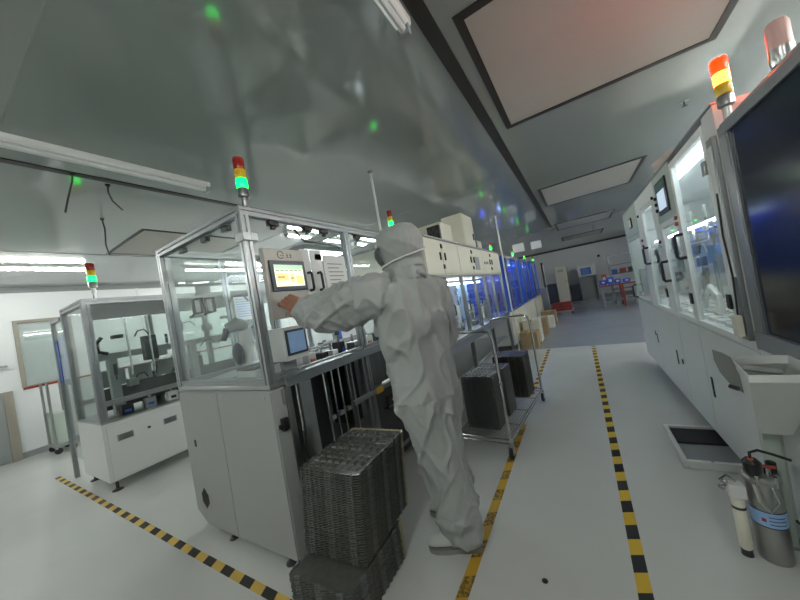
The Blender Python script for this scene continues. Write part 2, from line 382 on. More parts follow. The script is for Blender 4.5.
# ------------------------------------------------------------------ glazed assembly machine (with the touch screen)
AX0, AX1, AY0, AY1, AT = -2.62, -1.54, 1.03, 2.74, 2.05
A = thing('assembly_machine', 'glazed aluminium framed machine with touch screen that the person operates', 'machine', ((AX0+AX1)/2, (AY0+AY1)/2, 0))
c = MB()
c.loft([[(x, y, z) for x, z in ((AX0, .13), (AX0+.13, .045), (AX1, .05), (AX1, 1.0), (AX0, 1.0))] for y in (AY0+.004, AY0+.09)])
c.build('end_cabinet', M_CAB, A, .004)
MB().loft([[(x, y, z) for x, z in ((AX0+.004, .135), (AX0+.132, .05), (-2.118, .047), (-2.1, .99), (AX0+.004, .99))] for y in (AY0-.004, AY0+.004)]).build('cabinet_door', M_CAB, A, .002)
MB().loft([[(x, y, z) for x, z in ((-2.113, .047), (AX1-.004, .052), (AX1-.004, .99), (-2.095, .99))] for y in (AY0-.004, AY0+.004)]).build('cabinet_door', M_CAB, A, .002)
dl = MB().box(-2.49, -2.47, AY0-.01, AY0-.004, .605, .655).build('door_lock', M_BLACK, A, .003)
v = MB()
for k in range(7): v.box(-2.505+.012*k, -2.499+.012*k, AY0-.009, AY0-.004, .17+abs(k-3)*.012, .31-abs(k-3)*.012)
v.build('vent_grille', M_DKGREY, A, smooth=False)
for x in (-2.56, -2.15, -2.03, -1.6): MB().cyl((x, AY0-.004, .96), (x, AY0-.007, .96), .007, 10).build('screw', M_STEEL, A)
bx('rear_body', M_CAB, A, AX0, -2.06, AY0+.09, AY1, .05, 1.0)
bx('base_beam', M_DKGREY, A, -2.06, AX1, AY0+.09, AY1, .05, .1)
bx('bay_back', M_GREY, A, -2.06, -2.05, AY0+.09, AY1, .1, 1.0)
bx('table_plate', M_STEEL, A, AX0, AX1, AY0, AY1, 1.005, 1.03)
for x in (AX0+.4, AX1-.1):
    for y in (AY0-.02+.04, AY1-.1): foot(A, x, y)
for y in (AY0+.05, AY1-.2):
    o = MB().box(-2.36, -2.3, y-.02, y+.02, .03, .06).build('caster', M_STEEL, A, .003)
    MB().cyl((-2.35, y, .028), (-2.31, y, .028), .028, 14).build('wheel', M_RUBBER, o)
# frame
PY = (AY0+.025, 1.92, AY1-.025)
for x in (AX0+.025, AX1-.025):
    for y in PY: MB().prof((x, y, 1.03), (x, y, AT-.05), .05).build('post', M_ALU, A, smooth=False)
    MB().prof((x, AY0, AT-.025), (x, AY1, AT-.025), .05).build('top_beam', M_ALU, A, smooth=False)
    MB().prof((x, AY0+.05, 1.05), (x, AY1-.05, 1.05), .04).build('bottom_beam', M_ALU, A, smooth=False)
for y in PY:
    MB().prof((AX0+.05, y, AT-.025), (AX1-.05, y, AT-.025), .05).build('top_beam', M_ALU, A, smooth=False)
for y in PY[::2]:
    MB().prof((AX0+.05, y, 1.05), (AX1-.05, y, 1.05), .04).build('bottom_beam', M_ALU, A, smooth=False)
MB().box(AX1-.075, AX1+.006, AY0-.006, AY0+.055, 1.85, 1.9).box(AX1-.02, AX1+.008, AY0+.04, AY0+.085, 1.85, 1.9).build('corner_bracket', M_ALU, A, .004)
# clear panes
def pane(t, *b, m=None, name='pane'): return MB().box(*b).build(name, m or M_GLASS, t, smooth=False)
pane(A, AX0+.05, AX1-.05, AY0+.022, AY0+.028, 1.07, AT-.05)
pane(A, AX1-.028, AX1-.022, PY[0]+.42, PY[1]-.03, 1.3, AT-.05, m=M_GLASSC)
pane(A, AX1-.028, AX1-.022, PY[1]+.025, PY[2]-.025, 1.07, AT-.05, m=M_GLASSC)
for k in range(2):
    y0, y1 = (PY[0]+.03, PY[1]-.03) if k == 0 else (PY[1]+.03, PY[2]-.03)
    ym = (y0+y1)/2
    for a, b_, s in ((y0, ym-.004, 1), (ym+.004, y1, -1)):
        d = pane(A, AX0+.022, AX0+.028, a, b_, 1.07, AT-.05, name='rear_door', m=M_GLASSC)
        MB().box(AX0+.016, AX0+.034, a, a+.02, 1.07, AT-.05).box(AX0+.016, AX0+.034, b_-.02, b_, 1.07, AT-.05).build('door_edge', M_ALU, d, smooth=False)
        if k == 0:
            yy = 1.225 if s > 0 else 1.315
            MB().tube([(AX0+.03, yy-.03, 1.54), (AX0+.06, yy-.03, 1.55), (AX0+.06, yy-.03, 1.66), (AX0+.06, yy+.035, 1.67), (AX0+.06, yy+.035, 1.555), (AX0+.06, yy-.03, 1.55)], .012).build('handle', M_BLACK, d)
            MB().box(AX0+.03, AX0+.034, yy-.025, yy+.03, 1.56, 1.66).build('label_sheet', M_PAPER, d, smooth=False)
o = MB().box(AX0+.035, AX0+.042, 1.24, 1.35, 1.7, 1.775).build('name_plate', M_GREY, A, smooth=False)
o = MB().box(AX0+.035, AX0+.04, 1.53, 1.72, 1.45, 1.66).build('notice_sheet', M_PAPER, A, smooth=False)
ln = MB()
for k in range(8): ln.box(AX0+.04, AX0+.0415, 1.545, 1.7-.03*(k % 3 == 2), 1.635-.022*k, 1.642-.022*k)
ln.build('printed_lines', M_LBLUE, o, smooth=False)
# black latches hanging under the top beams
for y in (1.22, 1.5, 1.66, 2.06, 2.4): MB().box(AX1-.045, AX1-.01, y, y+.07, AT-.085, AT-.052).box(AX1-.04, AX1-.02, y+.02, y+.05, AT-.105, AT-.085).build('latch', M_BLACK, A, .004)
for x in (-2.35, -2.05, -1.8): MB().box(x, x+.07, AY0+.03, AY0+.06, AT-.085, AT-.052).build('latch', M_BLACK, A, .004)
# inspection lamp housing and its cables under the roof
o = bx('roof_lamp', M_GREY, A, -2.3, -1.85, 1.75, 2.3, 1.93, 1.97)
MB().box(-2.27, -1.88, 1.78, 2.27, 1.922, 1.93).build('diffuser', M_LED, o, smooth=False)
MB().tube([(-1.85, 2.2, 1.96), (-1.75, 1.95, 1.95), (-1.68, 1.6, 1.93), (-1.6, 1.45, 1.98)], .008).build('cable', M_BLACK, A)
# front doors with black pulls, notice sheet
for y, y0, y1 in ((1.445, 1.42, 1.495), (1.535, 1.505, 1.61)):
    d = MB().box(AX1-.02, AX1-.008, y0, y1, 1.42, 1.83).build('front_door', M_WHITE, A, .002)
    grip_x(d, AX1-.008, y+.012, 1.545, 1.665, .035, .009)
sh = MB().box(AX1-.02, AX1-.01, 1.625, 1.86, 1.42, 1.8).build('notice_board', M_WHITE, A, .002)
ln = MB()
for k in range(9): ln.box(AX1-.01, AX1-.0085, 1.66, 1.82-.04*(k % 3 == 1), 1.73-.03*k, 1.738-.03*k)
ln.build('printed_lines', M_GREY, sh, smooth=False)
MB().box(AX1-.012, AX1-.008, 1.545, 1.61, 1.76, 1.8).build('warning_label', M_YELLOW, A, smooth=False)
# touch screen panel
hp = MB().box(AX1-.012, AX1+.022, 1.115, 1.405, 1.385, 1.81).build('control_panel', M_PANEL, A, .004)
MB().box(AX1+.022, AX1+.034, 1.137, 1.4, 1.548, 1.735).build('screen_bezel', M_NAVY, hp, .004)
sx = AX1+.0345
s = MB(); s.slot(0).box(sx-.002, sx, 1.163, 1.377, 1.575, 1.708)
s.slot(1).box(sx, sx+.0006, 1.163, 1.377, 1.682, 1.708)
s.slot(2)
for k in range(6): s.box(sx, sx+.0006, 1.17+.034*k, 1.196+.034*k, 1.668, 1.678)
s.slot(3).box(sx, sx+.0006, 1.172, 1.255, 1.61, 1.655).box(sx, sx+.0006, 1.27, 1.3, 1.6, 1.65).box(sx, sx+.0006, 1.315, 1.365, 1.59, 1.64)
s.slot(4).box(sx+.0006, sx+.001, 1.18, 1.23, 1.628, 1.636).box(sx+.0006, sx+.001, 1.275, 1.295, 1.62, 1.63)
s.build('touch_screen', [mat('screen_white', '#f2efdc', .3, emit='#f4efd2', es=.6), mat('screen_green', '#b9d6bb', .3, emit='#a8cfae', es=.5), mat('screen_grey', '#8d9a94', .3, emit='#7d8f8a', es=.7),
                         mat('screen_yellow', '#ecd98a', .3, emit='#efd98a', es=.5), mat('screen_red', '#cc6666', .3, emit='#c86a5a', es=.7)], hp, smooth=False)
# round emblem and two characters printed on the panel
e = MB()
for k in range(14):
    t0, t1 = math.radians(20+k*22), math.radians(20+(k+1)*22)
    e.tube([(AX1+.0225, 1.235+.022*math.cos(t), 1.772+.022*math.sin(t)) for t in (t0, t1)], .0025, 5)
e.box(AX1+.022, AX1+.0235, 1.232, 1.258, 1.768, 1.772)
for y in (1.275, 1.3):
    e.box(AX1+.022, AX1+.0235, y, y+.018, 1.757, 1.76).box(AX1+.022, AX1+.0235, y+.007, y+.01, 1.757, 1.783).box(AX1+.022, AX1+.0235, y+.002, y+.016, 1.77, 1.773)
e.build('emblem', M_DKGREY, hp, smooth=False)
for k, (y, m) in enumerate(((1.17, M_RED), (1.25, M_GRN_OFF), (1.33, M_BLACK))): MB().cyl((AX1+.022, y, 1.47), (AX1+.036, y, 1.47), .014, 14).build('push_button', m, hp)
# magazine bay on the aisle side: columns, rods, shelf, brackets
bx('side_rail', M_ALU, A, AX1-.03, AX1+.012, AY0+.1, AY1, .985, 1.045)
bx('bay_shelf', M_ALU, A, AX1-.03, AX1+.07, 1.11, 1.67, 1.047, 1.06)
bx('corner_block', M_STEEL, A, AX1-.05, AX1+.02, 1.095, 1.15, .9, .985, bevel=.005)
MB().box(AX1-.02, AX1+.025, 1.06, 1.1, .76, .83).box(AX1-.01, AX1+.015, 1.045, 1.075, .775, .8).build('door_latch', M_BLACK, A, .004)
for y0, y1, m in ((1.14, 1.18, M_STEEL), (1.24, 1.335, M_STEEL), (1.72, 1.735, M_ALU), (1.87, 1.9, M_ALU)): bx('column', m, A, AX1-.06, AX1-.02, y0, y1, .1, .99)
bx('column', M_DKGREY, A, AX1-.3, AX1-.28, 1.2, 1.7, .1, .99)
for y in (1.205, 1.43, 1.505, 1.575, 1.66): MB().cyl((AX1-.005, y, .1), (AX1-.005, y, 1.047), .0075, 10).build('guide_rod', M_CHROME, A)
for y in (1.46, 1.54, 1.62): bx('rod_clamp', M_STEEL, A, AX1-.03, AX1+.006, y-.02, y+.02, .66, .69)
bx('bay_tray_block', M_BLACK, A, AX1-.3, AX1-.1, 1.745, 1.865, .5, .97)
bx('bay_panel', mat('smoky_steel_sheet', '#5e6160', .3, .6, var=.25, scale=9, stretch=(1, 6, .3)), A, AX1-.03, AX1-.018, 1.93, AY1-.05, .72, .98)
lp = bx('bay_door', mat('dull_bay_door', '#4a4c4a', .4, .4, var=.2, scale=6), A, AX1-.03, AX1-.018, 1.93, AY1-.05, .12, .655)
MB().tube([(AX1-.018, 2.06, .5), (AX1+.02, 2.06, .51), (AX1+.02, 2.06, .6), (AX1+.02, 2.15, .6), (AX1+.02, 2.15, .5), (AX1+.02, 2.06, .5)], .009).build('handle', M_BLACK, lp)
bx('mid_rail', M_ALU, A, AX1-.03, AX1+.004, 1.68, AY1, .665, .7)
MB().box(AX1+.004, AX1+.008, 1.95, 2.05, .655, .705).build('yellow_label', M_YELLOW, A, smooth=False)
for y in (1.92, AY1-.025): MB().prof((AX1-.02, y, .1), (AX1-.02, y, .985), .04).build('post', M_ALU, A, smooth=False)
clutter(A, -2.5, -2.15, 1.45, 2.65, 1.3, 1.8, 10, 72)
tower(A, AX1-.008, AY0+.05, AT, 1., 'green', .03)
tower(A, AX1-.0, AY1-.07, AT, .9, 'green', .028)
# work inside the machine: conveyor, tooling blocks, pallets
def tooling(x0, x1, y0, y1, z, n, seed, grp, lab, hmax=.16, mats=None):
    rnd = random.Random(seed); mats = mats or [M_WHITE, M_STEEL, M_DKGREY, M_ALU, M_BLACK, M_WHITE]
    for k in range(n):
        x = rnd.uniform(x0, x1); y = y0+(y1-y0)*(k+.5)/n; h = rnd.uniform(.05, hmax); a, b_ = rnd.uniform(.02, .05), rnd.uniform(.02, .42*(y1-y0)/n)
        z0_ = z+.0015; t = thing('tooling_block', lab, 'tooling', (x, y, z0_), grp)
        bx('body', rnd.choice(mats), t, x-a, x+a, y-b_, y+b_, z0_, z+h)
        MB().cyl((x, y, z+h), (x, y, z+h+rnd.uniform(.02, .07)), rnd.uniform(.008, .018), 10).build('plunger', M_CHROME, t)
        MB().box(x+a, x+a+.012, y-b_*.5, y+b_*.5, z+h*.25, z+h*.5).build('sensor', rnd.choice([M_BLACK, M_ORANGE, M_BLUE]), t, .002)
tooling(-1.74, -1.66, 1.44, 2.65, 1.03, 11, 3, 'tooling blocks behind the side opening', 'small tooling block along the open side of the touch screen machine', .12)
tooling(-2.5, -2.3, 1.5, 2.6, 1.03, 5, 5, 'tooling blocks at the rear doors', 'tooling block standing before the rear doors of the touch screen machine', .3)
cv = thing('conveyor', 'pale conveyor with side rails inside the touch screen machine', 'conveyor', (-1.95, 1.9, 1.03))
bx('bed', M_WHITE, cv, -2.05, -1.84, 1.15, 2.6, 1.032, 1.09); bx('belt', M_DKGREY, cv, -2.02, -1.87, 1.16, 2.59, 1.09, 1.095)
for x in (-2.05, -1.86): bx('side_rail', M_ALU, cv, x, x+.02, 1.15, 2.6, 1.095, 1.115)
pl = thing('pallet_plate', 'flat pale plate lying tilted towards the glazed end of the machine', 'plate', (-2.33, 1.24, 1.03))
MB().loft([[(-2.45, 1.12, 1.034), (-2.16, 1.1, 1.034), (-2.1, 1.4, 1.06), (-2.42, 1.42, 1.06)], [(-2.45, 1.12, 1.042), (-2.16, 1.1, 1.042), (-2.1, 1.4, 1.07), (-2.42, 1.42, 1.07)]]).build('plate', M_STEEL, pl, .002)
MB().box(-2.45, -2.1, 1.4, 1.43, 1.032, 1.06).build('back_stop', M_ALU, pl, .002)
# small articulated robot
rb = thing('robot_arm', 'small pale robot arm with dark joints inside the glazed machine', 'robot', (-2.12, 1.3, 1.03))
MB().lathe((-2.12, 1.31, 1.096), [(.06, 0), (.06, .02), (.05, .03), (.05, .09), (.045, .1)], 18).build('base', M_WHITE, rb)
MB().tube([(-2.12, 1.31, 1.18), (-2.13, 1.31, 1.25), (-2.12, 1.3, 1.34), (-2.1, 1.29, 1.38)], .04, 12, [.045, .05, .045, .04]).build('lower_arm', M_WHITE, rb)
MB().ell((-2.12, 1.225, 1.2), .055, .03, .08).build('motor_cover', M_NAVY, rb)
o = MB().tube([(-2.1, 1.3, 1.385), (-2.11, 1.24, 1.41), (-2.13, 1.18, 1.39)], .04, 12, [.045, .05, .035]).build('upper_arm', M_GREY, rb)
MB().cyl((-2.13, 1.18, 1.39), (-2.14, 1.15, 1.31), .022, 12, .018).build('wrist', M_NAVY, o)
MB().tube([(-2.08, 1.33, 1.37), (-2.03, 1.38, 1.4), (-2.02, 1.42, 1.3), (-2.05, 1.38, 1.15)], .008).build('hose', M_BLACK, rb)
# boxed instrument with a blue display behind the panel
ins = thing('vision_unit', 'white boxed instrument with a dark rimmed blue display inside the machine', 'instrument', (-1.76, 1.28, 1.03))
bx('body', M_WHITE, ins, -1.8, -1.6, 1.22, 1.4, 1.12, 1.33); MB().box(-1.6, -1.592, 1.23, 1.39, 1.15, 1.31).build('display', M_NAVY, ins, .002)
MB().box(-1.592, -1.59, 1.245, 1.375, 1.165, 1.295).build('picture', M_LBLUE, ins, smooth=False); bx('stand', M_GREY, ins, -1.72, -1.68, 1.25, 1.35, 1.032, 1.12)

# ------------------------------------------------------------------ left test cell
CX0, CX1, CY0, CY1, CT = -5.0, -4.2, .965, 3.2, 1.95
Cm = thing('test_cell', 'white based glazed test cell standing by itself near the window wall', 'machine', ((CX0+CX1)/2, (CY0+CY1)/2, 0))
bx('base_cabinet', M_WHITE, Cm, CX0, CX1-.006, CY0, CY1, .1, .68, bevel=.006)
for k, (a, b_) in enumerate(((CY0+.03, 1.66), (1.67, 2.4), (2.41, CY1-.02))):
    d = bx('cabinet_door', M_WHITE, Cm, CX1-.006, CX1+.003, a, b_, .115, .655)
    for y in (a+.07, b_-.2):
        q = MB().box(CX1+.003, CX1+.007, y, y+.13, .475, .54).build('vent', M_GREY, d, .002)
        s = MB()
        for j in range(4): s.box(CX1+.007, CX1+.009, y+.012, y+.118, .485+.013*j, .491+.013*j)
        s.build('vent_slots', M_DKGREY, d, smooth=False)
    MB().cyl((CX1+.003, (a+b_)/2, .51), (CX1+.012, (a+b_)/2, .51), .014, 12).build('lock', M_DKGREY, d)
bx('work_deck', M_STEEL, Cm, CX0, CX1, CY0, CY1, .68, .70)
for y in (CY0+.06, 2.1, CY1-.06):
    for x in (CX0+.06, CX1-.06):
        o = foot(Cm, x, y, .1, .045)
for x in (CX0+.03, CX1-.03):
    for y in (CY0+.03, 1.75, 2.45, CY1-.03): MB().prof((x, y, .70), (x, y, CT-.06), .06).build('post', M_ALU, Cm, smooth=False)
    MB().prof((x, CY0, CT-.03), (x, CY1, CT-.03), .06).build('top_beam', M_ALU, Cm, smooth=False)
    MB().prof((x, CY0+.06, .87), (x, CY1-.06, .87), .05).build('cross_beam', M_ALU, Cm, smooth=False)
for y in (CY0+.03, CY1-.03):
    MB().prof((CX0+.06, y, CT-.03), (CX1-.06, y, CT-.03), .06).build('top_beam', M_ALU, Cm, smooth=False)
bx('valance', M_GREY, Cm, CX1-.05, CX1-.04, CY0+.06, CY1-.06, CT-.22, CT-.06)
for a, b_ in ((CY0+.06, 1.72), (1.78, 2.42), (2.48, CY1-.06)): pane(Cm, CX1-.033, CX1-.027, a, b_, .9, CT-.22, m=M_GLASSC)
pane(Cm, CX0+.06, CX1-.06, CY0+.02, CY0+.026, .70, CT-.06, m=M_GLASSC)
pane(Cm, CX0+.02, CX0+.026, CY0+.06, CY1-.06, .70, CT-.06, m=M_GLASSC)
pane(Cm, CX0-.36, CX0-.01, CY0+.0, CY0+.006, .25, CT-.1, m=M_GLASSC, name='side_wing')
MB().prof((CX0-.36, CY0+.003, 0), (CX0-.36, CY0+.003, CT-.08), .04).build('wing_post', M_ALU, Cm, smooth=False)
MB().prof((CX0-.34, CY0+.003, CT-.1), (CX0, CY0+.003, CT-.1), .04).build('wing_beam', M_ALU, Cm, smooth=False)
MB().box(CX0-.3, CX0-.04, CY0+.009, CY0+.014, 1.1, 1.68).build('blue_poster', M_LBLUE, Cm, smooth=False)
MB().box(CX0-.34, CX0-.27, CY0-.005, CY0-.001, 1.15, 1.62).build('blue_strip', M_BLUE, Cm, smooth=False)
bx('gantry_beam', M_GREY, Cm, CX1-.33, CX1-.23, CY0+.08, CY1-.1, 1.3, 1.37)
for y in (1.15, 1.95, 2.7): bx('gantry_leg', M_GREY, Cm, CX1-.32, CX1-.24, y, y+.08, .70, 1.3)
bx('carriage', M_DKGREY, Cm, CX1-.23, CX1-.13, 1.45, 1.57, 1.22, 1.5)
bx('rear_plate', M_DKGREY, Cm, CX1-.5, CX1-.49, 1.1, 2.9, .74, .98)
for y in (1.13, 1.38, 1.63, 1.9): bx('test_socket', M_GREY, Cm, CX1-.5, CX1-.42, y, y+.2, 1.0, 1.18)
MB().tube([(CX1-.2, 1.12, 1.55), (CX1-.2, 1.06, 1.48), (CX1-.2, 1.08, 1.4), (CX1-.2, 1.15, 1.37)], .018).build('cable_chain', M_BLACK, Cm)
for y in (1.3, 1.5): MB().cyl((CX1-.1, y, 1.1), (CX1-.1, y, 1.75), .01, 8).build('guide_rod', M_CHROME, Cm)
MB().cyl((CX1-.06, CY0+.12, CT-.06), (CX1-.06, CY0+.12, CT+.06), .014, 10).build('lamp_pole', M_STEEL, Cm)
clutter(Cm, CX1-.3, CX1-.12, 1.05, 3.1, .95, 1.65, 26, 71)
tower(Cm, CX1-.06, CY0+.12, CT+.06, 1.1, 'green', .032)
tooling(CX1-.16, CX1-.1, 1.1, 3.0, .70, 9, 11, 'tooling blocks on the test cell deck', 'small tooling block on the steel deck of the test cell', .14)
tooling(CX1-.62, CX1-.56, 1.1, 3.0, .70, 6, 12, 'tall fixtures in the test cell', 'taller fixture block behind the plate inside the test cell', .5, [M_WHITE, M_GREY, M_NAVY])
# ------------------------------------------------------------------ inspection machine with upper doors
BX0, BX1, BY0, BY1, BT = -2.35, -1.3, 2.83, 6.3, 2.0
Bm = thing('inspection_machine', 'long machine with a row of cream upper doors behind the person', 'machine', ((BX0+BX1)/2, (BY0+BY1)/2, 0))
ed = (BY0, 3.3, 3.87, 4.45, 5.0, 5.55, BY1)
bx('upper_body', M_CREAM, Bm, BX0, BX1-.012, BY0, BY1, 1.585, BT)
for k in range(6):
    d = bx('upper_door', M_CREAM, Bm, BX1-.012, BX1, ed[k]+.006, ed[k+1]-.006, 1.6, BT-.02)
    hy = ed[k]+.07 if k % 2 else ed[k+1]-.07
    MB().box(BX1, BX1+.016, hy-.012, hy+.012, 1.76, 1.85).build('handle', M_BLACK, d, .004)
    if k in (1, 3, 5):
        for z in (1.66, 1.9): MB().box(BX1, BX1+.014, ed[k]-.02, ed[k]+.02, z, z+.05).build('hinge', M_BLACK, d, .003)
    if k == 3: MB().box(BX1, BX1+.008, ed[k]+.12, ed[k]+.34, 1.66, 1.86).build('display', M_GREY, d, .003)
    if k == 4:
        for j in range(3): MB().cyl((BX1, ed[k]+.12+.1*j, 1.78), (BX1+.012, ed[k]+.12+.1*j, 1.78), .022, 12).build('gauge', M_GREY, d)
bx('door_rail', M_ALU, Bm, BX1-.05, BX1+.01, BY0, BY1, 1.56, 1.585)
bx('top_rail', M_ALU, Bm, BX0, BX1+.012, BY0, BY1, BT, BT+.02)
bx('table', M_STEEL, Bm, BX0, BX1, BY0, BY1, .795, .815)
bx('front_beam', M_ALU, Bm, BX1-.06, BX1+.015, BY0, BY1, .70, .795)
bx('rear_beam', M_GREY, Bm, BX0, BX0+.06, BY0, BY1, .70, .795)
bx('rear_wall', M_WHITE, Bm, BX0, BX0+.02, BY0, BY1, .815, 1.585)
for k, y in enumerate(ed):
    yy = min(max(y, BY0+.025), BY1-.025)
    MB().prof((BX1-.025, yy, .815), (BX1-.025, yy, 1.56), .04).build('post', M_ALU, Bm, smooth=False)
    if k < 6:
        p = pane(Bm, BX1-.028, BX1-.022, ed[k]+.03, ed[k+1]-.03, .83, 1.55, m=M_GLASSC)
        grip_x(p, BX1-.022, ed[k]+.1, 1.1, 1.22, .03, .008)
for y in (BY0+.03, 3.9, 5.0, BY1-.03):
    for x in (BX0+.03, BX1-.03): MB().prof((x, y, .03), (x, y, .70), .05).build('leg', M_ALU, Bm, smooth=False); foot(Bm, x, y, .03)
bx('lower_shelf', M_GREY, Bm, BX0+.06, BX1-.1, BY0, BY1, .3, .33)
MB().box(BX1-.5, BX1-.45, BY0+.05, BY1-.05, 1.5, 1.53).build('inner_lamp', M_LED, Bm, smooth=False)
for y in (4.15, 5.3): bx('blue_panel', M_LBLUE, Bm, BX0+.4, BX0+.42, y, y+.6, .85, 1.5)
tooling(-1.75, -1.5, 2.95, 6.2, .815, 12, 21, 'tooling behind the cream doors\' glazing', 'tooling unit under the cream upper doors of the long machine', .42)
tower(Bm, BX1-.1, 6.2, BT+.02, .8, 'green', .028)
clutter(Bm, -2.15, -1.86, 2.95, 6.2, .95, 1.45, 34, 73)
# electrical boxes on the roof
eb = thing('control_box', 'tall cream electrical box on top of the long machine', 'control box', (-1.46, 4.53, BT+.02))
bx('body', M_CREAM, eb, -1.62, -1.3, 4.3, 4.78, BT+.022, 2.5, bevel=.008); bx('door', M_CREAM, eb, -1.3, -1.292, 4.32, 4.76, BT+.04, 2.48)
MB().box(-1.292, -1.278, 4.67, 4.7, 2.12, 2.22).build('latch', M_BLACK, eb, .003)
fb = thing('fan_box', 'low cream box with a square black cooling fan on the long machine', 'control box', (-1.47, 3.6, BT+.02))
bx('body', M_CREAM, fb, -1.62, -1.31, 3.42, 3.8, BT+.022, 2.24, bevel=.006)
fr = MB().box(-1.47, -1.31, 3.37, 3.42, BT+.03, 2.2).build('fan_frame', M_BLACK, fb, .006)
for k in range(5):
    t = k*2*math.pi/5; MB().box(-.035, .035, -.004, .004, 0, .07)
    q = MB(); cx, cz = -1.39, 2.115
    q.loft([[(cx+r*math.cos(t+a), 3.366-d, cz+r*math.sin(t+a)) for r, a, d in ((.015, 0, 0), (.07, -.3, .004), (.07, .5, 0), (.015, .6, 0))], [(cx+r*math.cos(t+a), 3.369-d, cz+r*math.sin(t+a)) for r, a, d in ((.015, 0, 0), (.07, -.3, .004), (.07, .5, 0), (.015, .6, 0))]]).build('fan_blade', M_DKGREY, fr, smooth=False)
sb = thing('small_box', 'small grey terminal box behind the tall electrical box', 'control box', (-1.45, 5.05, BT+.02))
bx('body', M_GREY, sb, -1.55, -1.32, 4.95, 5.2, BT+.022, 2.16); bx('cover', M_CREAM, sb, -1.32, -1.312, 4.96, 5.19, BT+.04, 2.14)

# ------------------------------------------------------------------ blue lit machines further down the line
def blue_machine(y0, y1, label, n, seed, x1=-1.3):
    x0, zt = -2.3, 1.95
    t = thing('blue_lit_machine', label, 'machine', ((x0+x1)/2, (y0+y1)/2, 0), 'blue lit machines down the line')
    bx('base', M_WHITE, t, x0, x1, y0, y1, .1, .78, bevel=.006)
    d = (y1-y0)/2
    for k in range(2): bx('base_door', M_CREAM, t, x1, x1+.008, y0+d*k+.02, y0+d*(k+1)-.02, .14, .74)
    bx('table', M_STEEL, t, x0, x1+.02, y0, y1, .78, .81)
    for x in (x0+.03, x1-.03):
        for k in range(n+1):
            y = y0+.03+(y1-y0-.06)*k/n
            MB().prof((x, y, .81), (x, y, zt), .05).build('post', M_ALU if k % 2 else M_BLUE, t, smooth=False)
        MB().prof((x, y0, zt+.02), (x, y1, zt+.02), .05).build('top_beam', M_ALU, t, smooth=False)
    for k in range(n):
        a, b_ = y0+.06+(y1-y0-.06)*k/n, y0+(y1-y0-.06)*(k+1)/n
        pane(t, x1-.033, x1-.027, a, b_, .82, zt, m=M_GLASSB if k % 2 == 0 else M_GLASSC, name='front_pane')
    pane(t, x0+.06, x1-.06, y0+.02, y0+.026, .82, zt, m=M_GLASSB, name='end_pane')
    bx('blue_column', M_BLUE, t, x1-.02, x1+.03, y0+.02, y0+.17, .82, zt+.02)
    MB().box(x0+.2, x0+.24, y0+.1, y1-.1, 1.83, 1.86).build('blue_lamp', M_LEDBLUE, t, smooth=False)
    MB().box(x1-.3, x1-.26, y0+.1, y1-.1, 1.86, 1.89).build('inner_lamp', M_LED, t, smooth=False)
    bx('roof_light_blocker', M_WHITE, t, x0+.06, x1-.06, y0+.06, y1-.06, zt+.0, zt+.03)  # unseen top added to block the inner lamps' glow on the ceiling
    bx('rear_panel', M_LBLUE, t, x0+.06, x0+.08, y0+.05, y1-.05, .82, 1.8)
    for x in (x0+.1, x1-.1):
        for y in (y0+.1, y1-.1): foot(t, x, y, .1, .04)
    tower(t, x1-.05, y1-.1, zt+.045, .8, 'green', .03)
    tooling(x1-.35, x1-.2, y0+.2, y1-.2, .81, 4, seed, 'tooling inside the blue lit machines', 'tooling unit inside a blue lit machine', .6, [M_BLUE, M_WHITE, M_NAVY])
blue_machine(6.42, 8.3, 'blue lit machine next to the cream doored machine', 3, 31)
blue_machine(8.55, 10.3, 'middle blue lit machine of the row', 3, 32)
blue_machine(10.5, 12.4, 'last blue lit machine towards the lockers', 2, 33)
em = thing('end_screen', 'tall black framed upright screen at the end of the machine line', 'screen', (-1.2, 12.8, 0))
bx('stand', M_GREY, em, -1.5, -1.1, 12.6, 13.0, 0, 1.0); bx('frame', M_BLACK, em, -1.16, -1.1, 12.62, 12.98, 1.0, 1.95); MB().box(-1.1, -1.094, 12.67, 12.93, 1.1, 1.85).build('glass_face', M_LED if False else M_PAPER, em, smooth=False)
# thin conduits from the ceiling
def conduit(x, y, z0, label, r=.012):
    t = thing('conduit', label, 'conduit', (x, y, z0))
    MB().cyl((x, y, z0), (x, y, HC), r, 10).build('pipe', M_WHITE, t); MB().lathe((x, y, HC-.02), [(r*2.2, 0), (r*2.2, .02)], 12).build('flange', M_GREY, t)
conduit(-1.57, 2.5, 2.053, 'thin white conduit dropping to the touch screen machine')
conduit(-1.16, 5.95, 0, 'slim pale pole from floor to ceiling beside the blue lit machines', .014)
for x, y, z, l in ((-1.15, 8.0, 2.2, 'white hanging sign box above the nearest blue lit machine'), (-.84, 9.0, 2.28, 'white hanging sign box over the aisle')):
    t = thing('hanging_sign', l, 'sign', (x, y, z)); bx('sign_box', M_PAPER, t, x-.13, x+.13, y-.02, y+.02, z-.1, z+.1)
    MB().cyl((x, y, z+.1), (x, y, HC), .005, 6).build('rod', M_GREY, t)
